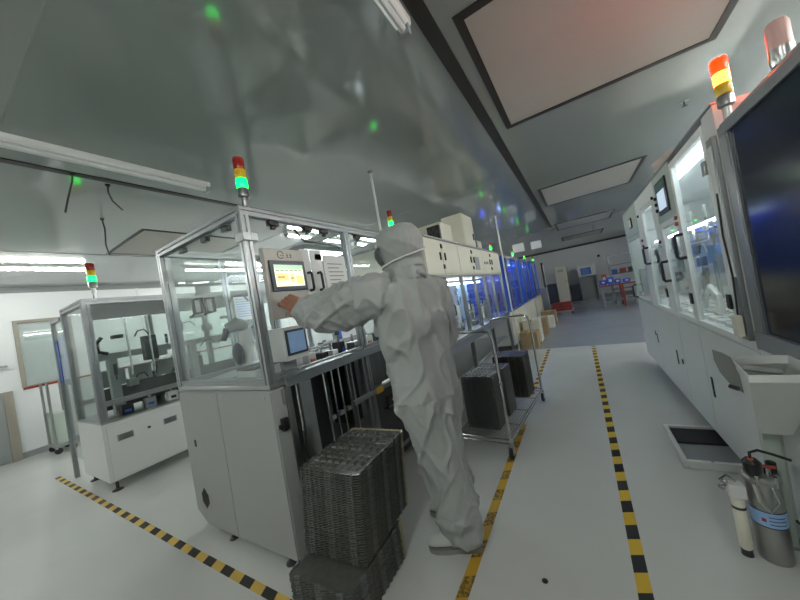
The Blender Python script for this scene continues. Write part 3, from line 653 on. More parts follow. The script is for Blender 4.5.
# cartons under and beside the far line
def carton(x, y, z, a, b_, h, m, label):
    t = thing('carton', label, 'box', (x, y, z), 'boxes by the far machines')
    bx('body', m, t, x-a, x+a, y-b_, y+b_, z, z+h); MB().box(x-.02, x+.02, y-b_-.002, y+b_+.002, z+h-.04, z+h+.002).build('packing_tape', M_YELLOW, t, smooth=False)
M_CARD = mat('cardboard', '#a48d68', .8, var=.08)
for k, (x, y, a, h, m, l) in enumerate(((-1.05, 6.7, .16, .32, M_CARD, 'brown carton by the first blue lit machine'), (-1.05, 7.3, .17, .5, M_CREAM, 'pale carton by the first blue lit machine'), (-1.0, 8.2, .18, .4, M_CARD, 'brown carton before the middle blue lit machine'), (-.95, 9.2, .2, .3, M_CREAM, 'low pale carton before the middle blue lit machine'), (-.95, 10.2, .2, .35, M_CARD, 'brown carton by the last blue lit machine'))): carton(x, y, 0, a, .2, h, m, l)
# ------------------------------------------------------------------ right-hand machine with lit windows
M_DPAINT_LIT = mat('grey_paint_lit', '#d0d3d1', .4, var=.02)  # cabinet grey lightened to stand in for light on the right-hand faces
M_DWHITE_LIT = mat('white_paint_lit', '#e8eae6', .4, var=.015)  # white raised in place of light missing on these faces

DX0, DX1, DZT = .635, 1.75, 1.995
Dm = thing('coating_machine', 'long white machine with a row of lit windows along the right side', 'machine', ((DX0+DX1)/2, 3.5, 0))
DYA, DYB = 1.98, 5.2
bx('base_body', M_DPAINT_LIT, Dm, DX0+.01, DX1, DYA, DYB, .085, .86, bevel=.006)
for a, b_ in ((DYA+.005, 2.78), (2.785, 3.3), (3.305, 4.22), (4.225, DYB-.005)): bx('base_panel', M_DPAINT_LIT, Dm, DX0, DX0+.012, a, b_, .1, .845)
bx('rear_wall', M_DWHITE_LIT, Dm, DX1-.03, DX1, DYA, DYB, .86, DZT)
bx('roof', M_DPAINT_LIT, Dm, DX0+.03, DX1, DYA, DYB, DZT-.03, DZT)
bx('inner_deck', M_DWHITE_LIT, Dm, DX0+.03, DX1-.03, DYA, DYB, .86, .875)
for y in (DYA, DYB-.03): bx('end_wall', M_DPAINT_LIT, Dm, DX0+.03, DX1-.03, y, y+.03, .86, DZT-.03)
# front: each window unit is frame bars + pane + pull
def window_unit(y0, y1, z0, z1, m=M_DWHITE_LIT, fr=.04, hy=None, hz=None):
    f = MB(); x0, x1 = DX0, DX0+.03
    f.box(x0, x1, y0, y0+fr, z0, z1).box(x0, x1, y1-fr, y1, z0, z1).box(x0, x1, y0+fr, y1-fr, z0, z0+fr*.8).box(x0, x1, y0+fr, y1-fr, z1-fr, z1)
    o = f.build('window_door', m, Dm, .003)
    pane(o, x0+.01, x0+.016, y0+fr, y1-fr, z0+fr*.8, z1-fr, m=M_GLASSC)
    if hy: grip_x(o, x0, hy, hz-.08, hz+.08, -.045, .011)
    return o
w1 = window_unit(2.13, 2.78, .86, 1.97, hy=2.745, hz=1.4)
w2 = window_unit(2.785, 3.3, .86, 1.62, hy=3.25, hz=1.23)
w3 = window_unit(3.42, 3.98, .86, 1.86, hy=3.9, hz=1.39)
w4 = window_unit(4.23, 5.15, .86, 1.66, M_GREEN, hy=5.05, hz=.97)
bx('corner_pillar', M_DPAINT_LIT, Dm, DX0, DX0+.03, DYA, 2.125, .86, DZT)
bx('door_pillar', M_DWHITE_LIT, Dm, DX0, DX0+.03, 3.305, 3.415, .86, DZT)
bx('control_fascia', M_GREEN, Dm, DX0, DX0+.03, 2.785, 3.3, 1.625, DZT)
bx('fascia', M_DWHITE_LIT, Dm, DX0, DX0+.03, 3.42, 3.98, 1.865, DZT)
bx('door_pillar', M_DWHITE_LIT, Dm, DX0, DX0+.03, 3.985, 4.225, .86, DZT)
bx('fascia', M_GREEN, Dm, DX0, DX0+.03, 4.23, DYB, 1.665, DZT)
bx('top_edge', M_ALU, Dm, DX0-.006, DX0+.05, DYA, DYB, DZT, DZT+.012)
o = bx('operator_screen', M_NAVY, Dm, DX0-.012, DX0, 2.89, 3.19, 1.675, 1.93)
MB().box(DX0-.0135, DX0-.012, 2.93, 3.15, 1.71, 1.85).build('display', mat('pale_display', '#b9c8d6', .3, emit='#aebfd0', es=.7), o, smooth=False)
MB().box(DX0-.0135, DX0-.012, 2.93, 3.15, 1.86, 1.91).build('green_bar', M_GRN_OFF, o, smooth=False)
o = bx('small_screen', M_BLACK, Dm, DX0-.012, DX0, 4.55, 4.72, 1.76, 1.88); MB().box(DX0-.0135, DX0-.012, 4.565, 4.705, 1.775, 1.865).build('display', M_PAPER, o, smooth=False)
for j, (y, z, m) in enumerate(((3.26, 1.83, M_BLACK), (3.26, 1.78, M_BLACK), (3.26, 1.73, M_BLACK), (2.8, 1.6, M_RED), (2.8, 1.56, M_ORANGE), (3.36, 1.48, M_RED), (3.36, 1.44, M_DWHITE_LIT), (4.1, 1.56, M_RED), (4.1, 1.5, M_DKGREY), (3.36, 1.86, M_BLACK), (4.1, 1.82, M_DKGREY))):
    MB().cyl((DX0, y, z), (DX0-.014, y, z), .014, 12).build('push_button', m, Dm)
for y, z in ((2.15, 1.03), (2.77, 1.0), (3.43, 1.0), (2.15, 1.72)): bx('hinge', M_BLACK if z < 1.5 else M_STEEL, Dm, DX0-.012, DX0, y, y+.04, z, z+.075)
for y, z0, z1 in ((4.28, .43, .53), (3.52, .39, .515), (3.37, .43, .47), (2.70, .385, .52), (4.35, .5, .55)): bx('slot_pull', M_BLACK, Dm, DX0-.005, DX0, y-.014, y+.014, z0, z1)
# service channel in the corner pillar
o = bx('cable_channel', M_ALU, Dm, DX0-.02, DX0, 1.985, 2.05, .9, 1.86)
MB().box(DX0-.024, DX0-.02, 1.995, 2.035, 1.2, 1.82).build('channel_cover', M_PAPER, o, smooth=False)
MB().tube([(DX0-.026, 2.01, 1.6), (DX0-.03, 2.02, 1.4), (DX0-.026, 2.01, 1.2), (DX0-.03, 2.025, 1.0), (DX0-.026, 2.015, .92)], .004).build('cable', M_BLACK, o)
bx('filter_bowl', M_CREAM, Dm, DX0-.05, DX0-.024, 1.995, 2.04, .92, 1.02)
# inside: LED bars, white trays with punched rows, curved chute, drum
for z, x in ((1.93, .75), (1.55, .9)): MB().box(x, x+.03, DYA+.1, DYB-.1, z, z+.02).build('led_bar', M_LED, Dm, smooth=False)
bx('lamp_box', M_PAPER, Dm, .8, 1.0, 2.2, 2.75, 1.78, 1.9)
for r in range(5):
    for k in range(12):
        y = 2.16+k*.145
        if y < 3.9: bx('parts_nest', M_DWHITE_LIT, Dm, .70+.075*r, .755+.075*r, y, y+.1, .875, .9)
MB().tube([(.78, 2.2, .9), (.78, 2.22, 1.05), (.78, 2.34, 1.12), (.78, 2.5, 1.05), (.78, 2.55, .9)], .02).build('curved_guard', M_DWHITE_LIT, Dm)
MB().tube([(.8, 2.9, .9), (.8, 2.92, 1.02), (.8, 3.05, 1.08), (.8, 3.2, 1.0), (.8, 3.22, .9)], .018).build('curved_guard', M_DWHITE_LIT, Dm)
MB().lathe((.85, 2.3, 1.02), [(.03, 0), (.1, .01), (.1, .12), (.03, .13)], 22, 'y').build('drum', M_DKGREY, Dm)
for k in range(7):
    y = 2.25+k*.38
    MB().cyl((1.05, y, .875), (1.05, y, 1.75), .016, 10).build('guide_rod', M_CHROME, Dm)
    bx('slide_block', [M_GREY, M_LBLUE, M_STEEL][k % 3], Dm, .98, 1.12, y-.1, y+.1, 1.15+.08*(k % 3), 1.3+.08*(k % 3))
bx('cross_slide', M_STEEL, Dm, .95, 1.0, 2.1, 5.0, 1.38, 1.43); bx('cross_slide', M_GREY, Dm, 1.2, 1.24, 2.1, 5.0, 1.2, 1.3)
for k in range(8): bx('rear_plate', [M_LBLUE, M_GREY, M_STEEL][k % 3], Dm, 1.4, 1.42, 2.15+.37*k, 2.42+.37*k, 1.0+.05*(k % 2), 1.5)
for y in (2.1, 3.4, 5.0):
    for x in (DX0+.1, DX1-.1): foot(Dm, x, y, .085, .045)
clutter(Dm, .78, 1.02, 2.15, 5.05, .92, 1.5, 44, 74)
# wrapped white bag and small lamp on the roof
bg = MB()
rings = []
for i in range(7):
    t = i/6; r = .14*math.sin(math.pi*min(.98, .12+t*.8))+.01
    rings.append([(.79+r*.9*math.cos(a)*(1+.25*math.sin(3*a+i)), 3.3+1.7*r*math.sin(a)*(1+.2*math.cos(2*a+i)), DZT+.013+.17*t) for a in [2*math.pi*k/12 for k in range(12)]])
tag(recentre(bg.loft(rings).build('plastic_bag', mat('pale_plastic_film', '#cfc4b8', .4, var=.05), ang=60)), 'crumpled pale plastic bag lying on the roof of the windowed machine', 'bag')

# ------------------------------------------------------------------ nearest right machine with the dark door
Nm = thing('dark_door_machine', 'silver framed machine with a large dark glossy door beside the hopper', 'machine', (1.2, 1.1, 0))
NY0, NY1 = .2, 1.975
bx('base_body', M_DPAINT_LIT, Nm, DX0+.02, DX1, NY0, NY1, .085, .84, bevel=.006)
bx('sloped_ledge', M_WHITE, Nm, DX0-.0, DX0+.03, NY0, NY1-.002, .72, .87, bevel=.01)
bx('rear_body', M_CAB, Nm, DX0+.12, DX1, NY0, NY1, .84, 1.88)
for a, b_ in ((1.9, NY1), (NY0, .28), (1.05, 1.11)): bx('frame_post', M_ALU, Nm, DX0, DX0+.06, a, b_, .87, 1.835)
bx('frame_head', M_ALU, Nm, DX0, DX0+.12, NY0, NY1, 1.835, 1.88); bx('frame_cap', M_CAB, Nm, DX0+.01, DX1, NY0, NY1, 1.88, 1.895); bx('frame_sill', M_ALU, Nm, DX0-.004, DX0+.12, NY0, NY1, .87, .95)
for a, b_ in ((1.11, 1.9), (.28, 1.05)):
    o = MB().box(DX0+.012, DX0+.022, a, b_, .95, 1.835).build('dark_door', M_DARKPANE, Nm, smooth=False)
    MB().box(DX0+.004, DX0+.012, a, a+.012, .95, 1.835).build('door_edging', M_ALU, o, smooth=False)
    MB().box(DX0+.004, DX0+.012, b_-.012, b_, .95, 1.835).build('door_edging', M_ALU, o, smooth=False)
for x in (DX0+.1, DX1-.1):
    for y in (NY0+.1, NY1-.1): foot(Nm, x, y, .085, .045)
tower(Nm, DX0+.02, 1.9, 1.895, .9, 'red', .03)
o = MB().lathe((DX0+.03, 1.52, 1.895), [(.026, 0), (.028, .01), (.028, .05)], 18).build('beacon_base', M_STEEL, Nm); MB().lathe((DX0+.03, 1.52, 1.945), [(.027, 0), (.027, .075), (.022, .088)], 18).build('beacon_dome', M_PINK, o)

# ------------------------------------------------------------------ hopper, tank and platform
hp_ = thing('parts_hopper', 'grey sheet metal hopper with an upright curved flap beside the dark door', 'hopper', (.6, 1.92, 0))
def arc(cx, cz, r, a0, a1, n): return [(cx+r*math.cos(math.radians(a0+(a1-a0)*k/n)), cz+r*math.sin(math.radians(a0+(a1-a0)*k/n))) for k in range(n+1)]
top = [(.435, 1.47), (.60, 1.46), (.627, 1.47), (.627, 1.72), (.6, 1.73), (.5, 1.72), (.465, 1.69)]
bot = [(.53, 1.79), (.60, 1.78), (.627, 1.79), (.627, 1.91), (.6, 1.91), (.56, 1.91), (.53, 1.89)]
def sh(p, d):
    cx = sum(q[0] for q in p)/len(p); cy = sum(q[1] for q in p)/len(p)
    return [(x+(cx-x)*d, y+(cy-y)*d) for x, y in p]
def ring(p, z): return [(x, y, z) for x, y in p]
MB().loft([ring(bot, .56), ring([(a[0]*.5+b[0]*.5, a[1]*.5+b[1]*.5) for a, b in zip(top, bot)], .74), ring(top, .875), ring(top, .9), ring(sh(top, .05), .9), ring(sh(top, .08), .87), ring(sh([(a[0]*.5+b[0]*.5, a[1]*.5+b[1]*.5) for a, b in zip(top, bot)], .1), .75), ring(sh(bot, .2), .59)]).build('bin', M_DPAINT_LIT, hp_, .002)
MB().box(.575, .625, 1.908, 1.948, .01, .60).build('post', M_GREEN, hp_, .003)
MB().box(.555, .65, 1.902, 1.97, 0, .012).build('base_plate', M_GREY, hp_, .002)
fl = [(0.421, 1.72, 0.934), (0.444, 1.7, 0.924), (0.461, 1.68, 0.908), (0.459, 1.62, 0.865), (0.445, 1.56, 0.808), (0.428, 1.6, 0.821), (0.417, 1.66, 0.858), (0.416, 1.7, 0.897)]
n = Vector(fl[2])-Vector(fl[0]); m_ = Vector(fl[5])-Vector(fl[0]); n = n.cross(m_).normalized()*.004
MB().loft([[Vector(p)-n for p in fl], [Vector(p)+n for p in fl]]).build('flap', mat('dull_zinc_plate', '#7c807e', .45, .3), hp_, .001)
MB().cyl((.415, 1.575, .83), (.432, 1.555, .825), .008, 10).build('latch_knob', M_BLACK, hp_)
MB().tube([(.47, 1.62, .885), (.51, 1.6, .88), (.56, 1.6, .87)], .012).build('feed_pipe', M_GREY, hp_)

tk = thing('pressure_tank', 'stainless steel pressure tank with a blue white label and valves on the floor', 'tank', (.52, 1.805, 0))
TX, TY = .52, 1.805
MB().lathe((TX, TY, 0), [(.055, 0), (.058, .006), (.058, .35), (.055, .365), (.064, .367), (.064, .385), (.05, .4), (.02, .408)], 28).build('vessel', M_STEEL, tk)
lb = MB().lathe((TX, TY, .175), [(.0588, 0), (.0588, .065)], 28).build('label_band', M_LBLUE, tk)
MB().lathe((TX, TY, .17), [(.0592, 0), (.0592, .004)], 28).build('label_edge', M_NAVY, tk); MB().lathe((TX, TY, .241), [(.0592, 0), (.0592, .004)], 28).build('label_edge', M_NAVY, tk)
def curved_patch(name, m, z0, z1, a0, a1, r=.0596):
    q = MB(); rings = []
    for z in (z0, z1): rings.append([(TX+r*math.cos(t), TY+r*math.sin(t), z) for t in [a0+(a1-a0)*k/8 for k in range(9)]])
    v = rings[0]+rings[1]; q._add(v, [(k, k+1, 10+k, 9+k) for k in range(8)])
    return q.build(name, m, lb, smooth=False)
curved_patch('red_mark', M_RED, .197, .213, -2.25, -2.0)
for j in range(3): curved_patch('printed_line', M_NAVY, .188+.016*j, .192+.016*j, -1.85, -.9)
for a in range(6):
    t = a*math.pi/3; MB().cyl((TX+.058*math.cos(t), TY+.058*math.sin(t), .36), (TX+.058*math.cos(t), TY+.058*math.sin(t), .41), .007, 8).build('clamp_bolt', M_CHROME, tk)
MB().lathe((0.490, 1.780, .40), [(.02, 0), (.03, .02), (.032, .06), (.02, .075)], 16).build('pressure_gauge', M_BLACK, tk)
MB().cyl((0.535, 1.780, .40), (0.535, 1.780, .44), .012, 10).build('valve_stem', M_CHROME, tk); MB().box(.505, .565, 1.772, 1.788, .435, .447).build('valve_lever', M_RED, tk, .003)
MB().lathe((0.560, 1.810, .40), [(.012, 0), (.018, .015), (.018, .05), (.01, .055)], 12).build('regulator', M_BLACK, tk)
MB().tube([(0.485, 1.770, .465), (0.485, 1.765, .51), (0.505, 1.740, .535), (0.545, 1.720, .53), (0.595, 1.720, .51)], .006).build('air_hose', M_BLACK, tk); MB().cyl((0.485, 1.770, .45), (0.485, 1.768, .485), .009, 10).build('hose_fitting', M_ORANGE, tk)
MB().tube([(0.475, 1.750, .37), (0.475, 1.720, .31), (0.505, 1.710, .27), (0.535, 1.720, .31), (0.530, 1.750, .37)], .005).build('clamp_wire', M_CHROME, tk)
tk.location = (.527, 1.838, 0); tk.scale = (.92, .92, .92)
fc = thing('filter_cylinder', 'slim tan filter cylinder with chrome fittings beside the steel tank', 'filter', (0.430, 1.780, 0))
MB().lathe((0.430, 1.790, .03), [(.018, 0), (.024, .01), (.024, .24), (.02, .25)], 16).build('body', M_CREAM, fc); MB().lathe((0.430, 1.790, 0), [(.022, 0), (.02, .03)], 14).build('base', M_DKGREY, fc)
MB().box(.4, .46, 1.76, 1.815, .28, .345).build('head', M_WHITE, fc, .006)
MB().lathe((0.430, 1.790, .225), [(.026, 0), (.026, .012)], 14).build('band', M_DKGREY, fc)
for z, x in ((.36, .415), (.33, .405)): MB().ell((x-.025, 1.77, z), .014, .014, .014).build('fitting', M_CHROME, fc)
MB().tube([(0.395, 1.770, .34), (0.375, 1.760, .37), (0.395, 1.750, .4), (0.425, 1.760, .37)], .006).build('elbow', M_CHROME, fc)

fc.location = (.437, 1.815, 0); fc.scale = (.92, .92, .92)
pf = thing('floor_platform', 'low white framed platform with a black mat on the floor by the windowed machine', 'platform', (.52, 2.76, 0))
MB().box(.38, .405, 2.49, 3.03, 0, .05).box(.405, .72, 2.49, 2.515, 0, .05).box(.405, .72, 3.005, 3.03, 0, .05).box(.695, .72, 2.515, 3.005, 0, .05).build('frame', M_WHITE, pf, .004)
bx('deck', M_GREY, pf, .405, .695, 2.515, 3.005, 0, .02); bx('black_mat', M_RUBBER, pf, .41, .69, 2.78, 3.0, .02, .035)
MB().cyl((.52, 2.5, .05), (.52, 2.5, .054), .008, 10).build('screw', M_STEEL, pf)
# ------------------------------------------------------------------ nested plastic trays
def tray_mesh(name, w, d, h, mats, wave=.006, lit_end=True, pockets=True, top_step=.012):
    """shallow formed tray: crimped rim, sloping sides, ribbed floor"""
    def outline(ins, amp):
        pts = []
        for (x0, y0, x1, y1) in ((-w/2, -d/2, w/2, -d/2), (w/2, -d/2, w/2, d/2), (w/2, d/2, -w/2, d/2), (-w/2, d/2, -w/2, -d/2)):
            L = math.hypot(x1-x0, y1-y0); n = max(6, int(L/.034)); nx, ny = -(y1-y0)/L, (x1-x0)/L
            for k in range(n):
                for u, a in ((.12, 0), (.38, 0), (.5, 1), (.88, 1)):
                    t = (k+u)/n; t = .03+.94*t
                    pts.append((x0+(x1-x0)*t+nx*(ins+amp*a), y0+(y1-y0)*t+ny*(ins+amp*a)))
        return pts
    m = MB()
    rings = [[(x, y, z) for x, y in outline(i, a)] for i, a, z in ((.014, wave*1.5, 0), (.004, wave*1.5, h*.55), (0, wave, h*.6), (0, wave, h*.95), (.007, wave, h), (.012, wave*.3, h*.5))]
    n = len(rings[0]); m.loft(rings)
    if lit_end:
        m.mi = [1 if len(f) < 9 and all(m.v[i][1] > d/2-.045 for i in f) else 0 for f in m.f]  # far end coloured as if lit through the plastic
        for q, f in enumerate(m.f):
            if len(f) == 4 and not m.mi[q] and (f[0] % n)//4 % 4 == 1: m.mi[q] = 2
    if pockets:
        for i in range(7):
            for j in range(9):
                x = -w/2+.03+(w-.06)*(i+.5)/7; y = -d/2+.03+(d-.06)*(j+.5)/9; a, b_ = (w-.06)/17, (d-.06)/22
                zt = h*(.9+.5*((i*3+j*5) % 3)/2)
                k = len(m.v); m.v += [(x-a, y-b_, h*.4), (x+a, y-b_, h*.4), (x+a, y+b_, h*.4), (x-a, y+b_, h*.4), (x-a*.7, y-b_*.7, zt), (x+a*.7, y-b_*.7, zt), (x+a*.7, y+b_*.7, zt), (x-a*.7, y+b_*.7, zt)]
                m.f += [[k+4, k+5, k+6, k+7], [k, k+1, k+5, k+4], [k+1, k+2, k+6, k+5], [k+2, k+3, k+7, k+6], [k+3, k, k+4, k+7]]; m.mi += [0]*5
    me = bpy.data.meshes.new(name); me.from_pydata(m.v, [], m.f)
    for q in mats: me.materials.append(q)
    me.polygons.foreach_set('material_index', m.mi)
    return me
def stack(me, n, x, y, z, pitch, rz, lean, label, group, jit=.0025, name='plastic_tray'):
    rnd = random.Random(int((x+y+z)*1000))
    for k in range(n):
        o = bpy.data.objects.new(name, me[k == n-1]); COL.objects.link(o)
        o.location = (x+lean[0]*k/n+rnd.uniform(-jit, jit), y+lean[1]*k/n+rnd.uniform(-jit, jit), z+pitch*k); o.rotation_euler.z = rz+rnd.uniform(-.006, .006)
        tag(o, 'topmost '+label if k == n-1 else label, 'tray', group)
TM = [tray_mesh('tray_big', .38, .47, .011, [M_TRAY, M_TRAYLIT, M_TRAYG], pockets=k) for k in (False, True)]
stack([TM[0], TM[0]], 17, -1.2, 1.09, .0005, .0113, .03, (0, .0), 'smoky plastic tray in the lower offset stack on the floor', 'lower tray stack on the floor')
stack(TM, 37, -1.215, 1.21, .1985, .0113, .05, (.03, .025), 'smoky plastic tray nested in the upper stack in front of the person', 'upper tray stack before the person')

# ------------------------------------------------------------------ chrome wire cart
ct = thing('wire_cart', 'chrome wire shelf cart with black wheels loaded with tray stacks', 'cart', (-.83, 3.03, 0), rz=-.087)
CW, CL = .46, 1.24   # local: x across, y along
x0, x1, y0, y1 = -CW/2, CW/2, -CL/2, CL/2
def shelf(z):
    m = MB()
    for yy in (y0, y1): m.cyl((x0, yy, z), (x1, yy, z), .006, 8).cyl((x0, yy, z-.03), (x1, yy, z-.03), .005, 8)
    for xx in (x0, x1): m.cyl((xx, y0, z), (xx, y1, z), .006, 8).cyl((xx, y0, z-.03), (xx, y1, z-.03), .005, 8)
    o = m.build('shelf_frame', M_CHROME, ct)
    k = 0
    w_ = MB().cyl((0, 0, 0), (0, CL, 0), .0022, 6).build('shelf_wire', M_CHROME, o)
    w_.location = (x0+.02, y0, z+.003)
    for k in range(1, 20):
        q = w_.copy(); COL.objects.link(q); q.parent = o; q.location = (x0+.02+(CW-.04)*k/19, y0, z+.003)
    for yy in (y0+.3, y0+.62, y0+.94): MB().cyl((x0, yy, z-.004), (x1, yy, z-.004), .004, 8).build('shelf_crossbar', M_CHROME, o)
    zz = MB(); pts = []
    for k in range(25): pts.append((x1, y0+CL*k/24, z-.03*(k % 2)))
    zz.tube(pts, .0025, 6).build('truss_wire', M_CHROME, o)
shelf(.14)
for yy, zt in ((y0, 1.02), (y1, .98)):
    MB().tube([(x1, yy, .1), (x1, yy, zt-.08), (x1-.02, yy, zt-.02), (x1-.07, yy, zt), (x0+.07, yy, zt), (x0+.02, yy, zt-.02), (x0, yy, zt-.08), (x0, yy, .1)], .012, 10).build('push_frame', M_CHROME, ct)
for xx in (x0, x1):
    MB().cyl((xx, y0, .58), (xx, y0+.001, .6), .014, 10).build('collar', M_STEEL, ct)
    for yy in (y0, y1):
        o = MB().lathe((xx, yy, .1), [(.018, 0), (.018, .03), (.012, .035)], 12).build('caster_stem', M_STEEL, ct)
        MB().box(xx-.018, xx-.014, yy-.03, yy+.02, .035, .1).box(xx+.014, xx+.018, yy-.03, yy+.02, .035, .1).box(xx-.018, xx+.018, yy-.03, yy+.02, .095, .1).build('caster_fork', M_STEEL, o)
        MB().lathe((xx-.012, yy-.01, .05), [(.04, 0), (.05, .004), (.05, .022), (.04, .026)], 18, 'x').build('wheel', M_RUBBER, o)
TG = [tray_mesh('tray_grey', .3, .24, .011, [M_TRAYG, M_TRAYG], lit_end=False, pockets=k) for k in (False, True)]
TD = [tray_mesh('tray_dark', .34, .28, .011, [M_TRAY, M_TRAYG], lit_end=False, pockets=k) for k in (False, True)]
for k, (lx, ly, n, me, lab, g) in enumerate(((-.03, -.38, 41, TG, 'grey plastic tray in the cart stack next to the person', 'first tray stack on the cart'), (-.03, -.08, 39, TG, 'grey plastic tray in the middle stack on the wire cart', 'middle tray stack on the cart'), (.01, .43, 39, TD, 'dark plastic tray in the cart stack at the far push frame', 'last tray stack on the cart'))):
    c_, s_ = math.cos(-.087), math.sin(-.087)
    stack(me, n, -.83+lx*c_-ly*s_, 3.03+lx*s_+ly*c_, .1475, .0113, -.087, (0, 0), lab, g, .001)
# ------------------------------------------------------------------ the person at the touch screen
def V(*a): return Vector(a)
pr = thing('person', 'person in a hooded grey cleanroom coverall and mask reaching for the touch screen', 'person', (-.78, 1.44, 0))
def ering(c, S, F, a, b, n=24, e=2.3):
    """superellipse ring: half width a along S, half depth b along F"""
    out = []
    for k in range(n):
        t = 2*math.pi*k/n; ct_, st_ = math.cos(t), math.sin(t)
        out.append(c+S*(a*abs(ct_)**(2/e)*(1 if ct_ > 0 else -1))+F*(b*abs(st_)**(2/e)*(1 if st_ > 0 else -1)))
    return out
def ang(d): return V(math.cos(math.radians(d)), math.sin(math.radians(d)), 0)
FT = ang(163); ST = V(-FT.y, FT.x, 0)*-1      # torso faces the machine; ST points to the person's right
FP = ang(176); SP = V(-FP.y, FP.x, 0)*-1
FH = ang(178); SH = V(-FH.y, FH.x, 0)*-1
PH = V(-.79, 1.445, .90)                    # pelvis
CH = V(-.80, 1.43, 1.28)                    # chest
NK = V(-.795, 1.43, 1.50)
HD = V(-.80, 1.43, 1.655)
B = MB()
# torso in the loose coverall
secs = [(PH+V(0, 0, -.14), SP, FP, .17, .135), (PH+V(0, 0, -.05), SP, FP, .195, .155), (PH+V(.0, 0, .06), SP, FP, .2, .155), (PH+V(0, 0, .17), SP, FP, .195, .15),
        (CH+V(0, 0, -.1), ST, FT, .2, .15), (CH, ST, FT, .212, .15), (CH+V(0, 0, .09), ST, FT, .215, .14), (CH+V(0, 0, .15), ST, FT, .195, .122), (CH+V(0, 0, .19), ST, FT, .14, .1), (NK+V(0, 0, -.02), ST, FT, .115, .108), (NK+V(0, 0, .04), ST, FT, .1, .1)]
B.loft([ering(*s_) for s_ in secs])
# neck, head under the hood
B.loft([ering(*s_) for s_ in ((NK+V(0, 0, -.03), SH, FH, .112, .115), (NK+V(0, 0, .03), SH, FH, .102, .112), (HD+V(0, 0, -.085)+FH*.005, SH, FH, .1, .115, 24, 2.1), (HD+V(0, 0, -.04), SH, FH, .114, .128, 24, 2.1), (HD+V(0, 0, .02)-FH*.004, SH, FH, .119, .136, 24, 2.05), (HD+V(0, 0, .07)-FH*.006, SH, FH, .108, .124, 24, 2.), (HD+V(0, 0, .105)-FH*.008, SH, FH, .08, .094, 24, 2.), (HD+V(0, 0, .122)-FH*.01, SH, FH, .036, .046, 24, 2.))])
# nose and brow under the mask
B.ell(HD+FH*.126+V(0, 0, -.02), .018, .018, .026); B.ell(HD+FH*.114+V(0, 0, .022), .02, .05, .014)
B.ell(HD+FH*.102+V(0, 0, -.085), .03, .035, .025)
# limbs
def limb(pts, radii, n=16): B.tube(pts, .05, n, radii)
Ls = CH-ST*.195+V(0, 0, .135)+FT*.045       # left shoulder, pushed forward
Rs = CH+ST*.2+V(0, 0, .13)
W = V(-1.345, 1.19, 1.405); EL = V(-1.12, 1.185, 1.375)
limb([Ls+ST*.07, Ls, Ls.lerp(EL, .35), Ls.lerp(EL, .75), EL, EL.lerp(W, .35)+V(0, 0, -.008), EL.lerp(W, .7)+V(0, 0, -.006), W, W.lerp(EL, -.02)], [.1, .115, .112, .106, .102, .1, .092, .074, .05])
ER = Rs+ST*.065+FT*.02+V(.01, .01, -.29); WR = ER+FT*.2+ST*-.03+V(0, 0, -.03)
limb([Rs-ST*.06, Rs, Rs.lerp(ER, .3)+ST*.015, Rs.lerp(ER, .7), ER, ER.lerp(WR, .3), ER.lerp(WR, .7), WR], [.085, .092, .088, .08, .078, .07, .06, .048])
# legs: right carries the weight, left set a little ahead
RA = V(-.83, 1.68, .1); RK = V(-.84, 1.61, .49); RH_ = PH+SP*.095
LA = V(-.715, 1.46, .1); LK = V(-.775, 1.415, .48); LH = PH-SP*.085
for h, kn, an in ((RH_, RK, RA), (LH, LK, LA)):
    limb([h+V(0, 0, .05), h+V(0, 0, -.06), h.lerp(kn, .45), h.lerp(kn, .8), kn, kn.lerp(an, .35), kn.lerp(an, .75), an+V(0, 0, .02), an+V(0, 0, -.03)], [.125, .132, .122, .112, .106, .104, .098, .09, .08], 18)
B.ell(PH+V(0, 0, -.09), .16, .17, .12)
# hands: palm, four fingers, thumb
def hand(wr, dirv, palm_n, side, curl, sc=1.):
    """wr wrist, dirv along the fingers, palm_n facing out of the palm, side towards the little finger"""
    pc = wr+dirv*.05*sc
    B.loft([[wr+dirv*.085*sc*u+side*(a*math.cos(t))*sc+palm_n*(b_*math.sin(t))*sc for t in [2*math.pi*k/14 for k in range(14)]] for u, a, b_ in ((-.35, .026, .02), (0, .03, .018), (.45, .04, .016), (.9, .042, .014), (1.05, .036, .011))])
    for k, (ln, off) in enumerate(((.068, -.031), (.077, -.010), (.072, .011), (.056, .030))):
        p = wr+dirv*.082*sc+side*off*sc; pts = [p-dirv*.02]; d = dirv.copy(); a = curl*(1+.12*k)
        pts.append(p)
        for f_ in (.45, .32, .26):
            d = (d*math.cos(a)+palm_n*math.sin(a)).normalized() if f_ == .45 else (d*math.cos(a)+(palm_n-d*palm_n.dot(d)).normalized()*math.sin(a)).normalized()
            pts.append(pts[-1]+d*ln*f_*sc)
        B.tube(pts, .008, 8, [.0095*sc, .0098*sc, .0092*sc, .0085*sc, .007*sc])
    tp = wr+dirv*.02*sc-side*.026*sc; d1 = (dirv*.65-side*.6+palm_n*.35).normalized(); d2 = (dirv*.8-side*.1+palm_n*.5).normalized()
    B.tube([tp-d1*.01, tp+d1*.034*sc, tp+d1*.034*sc+d2*.026*sc, tp+d1*.034*sc+d2*.046*sc], .01, 8, [.014*sc, .0125*sc, .0105*sc, .008*sc])
hd = V(-.74, -.22, .58).normalized(); pn = V(-.5, .8, -.3); pn = (pn-hd*pn.dot(hd)).normalized()
HW = W+V(.012, -.012, .004)
hand(HW, hd, pn, hd.cross(pn).normalized()*-1, .3, 1.2)
hd2 = (WR-ER).normalized(); pn2 = V(0, 0, -1); pn2 = (pn2-hd2*pn2.dot(hd2)).normalized()
hand(WR, hd2, pn2, hd2.cross(pn2).normalized(), .35)
src = bpy.data.meshes.new('body_src'); src.from_pydata(B.v, [], B.f)
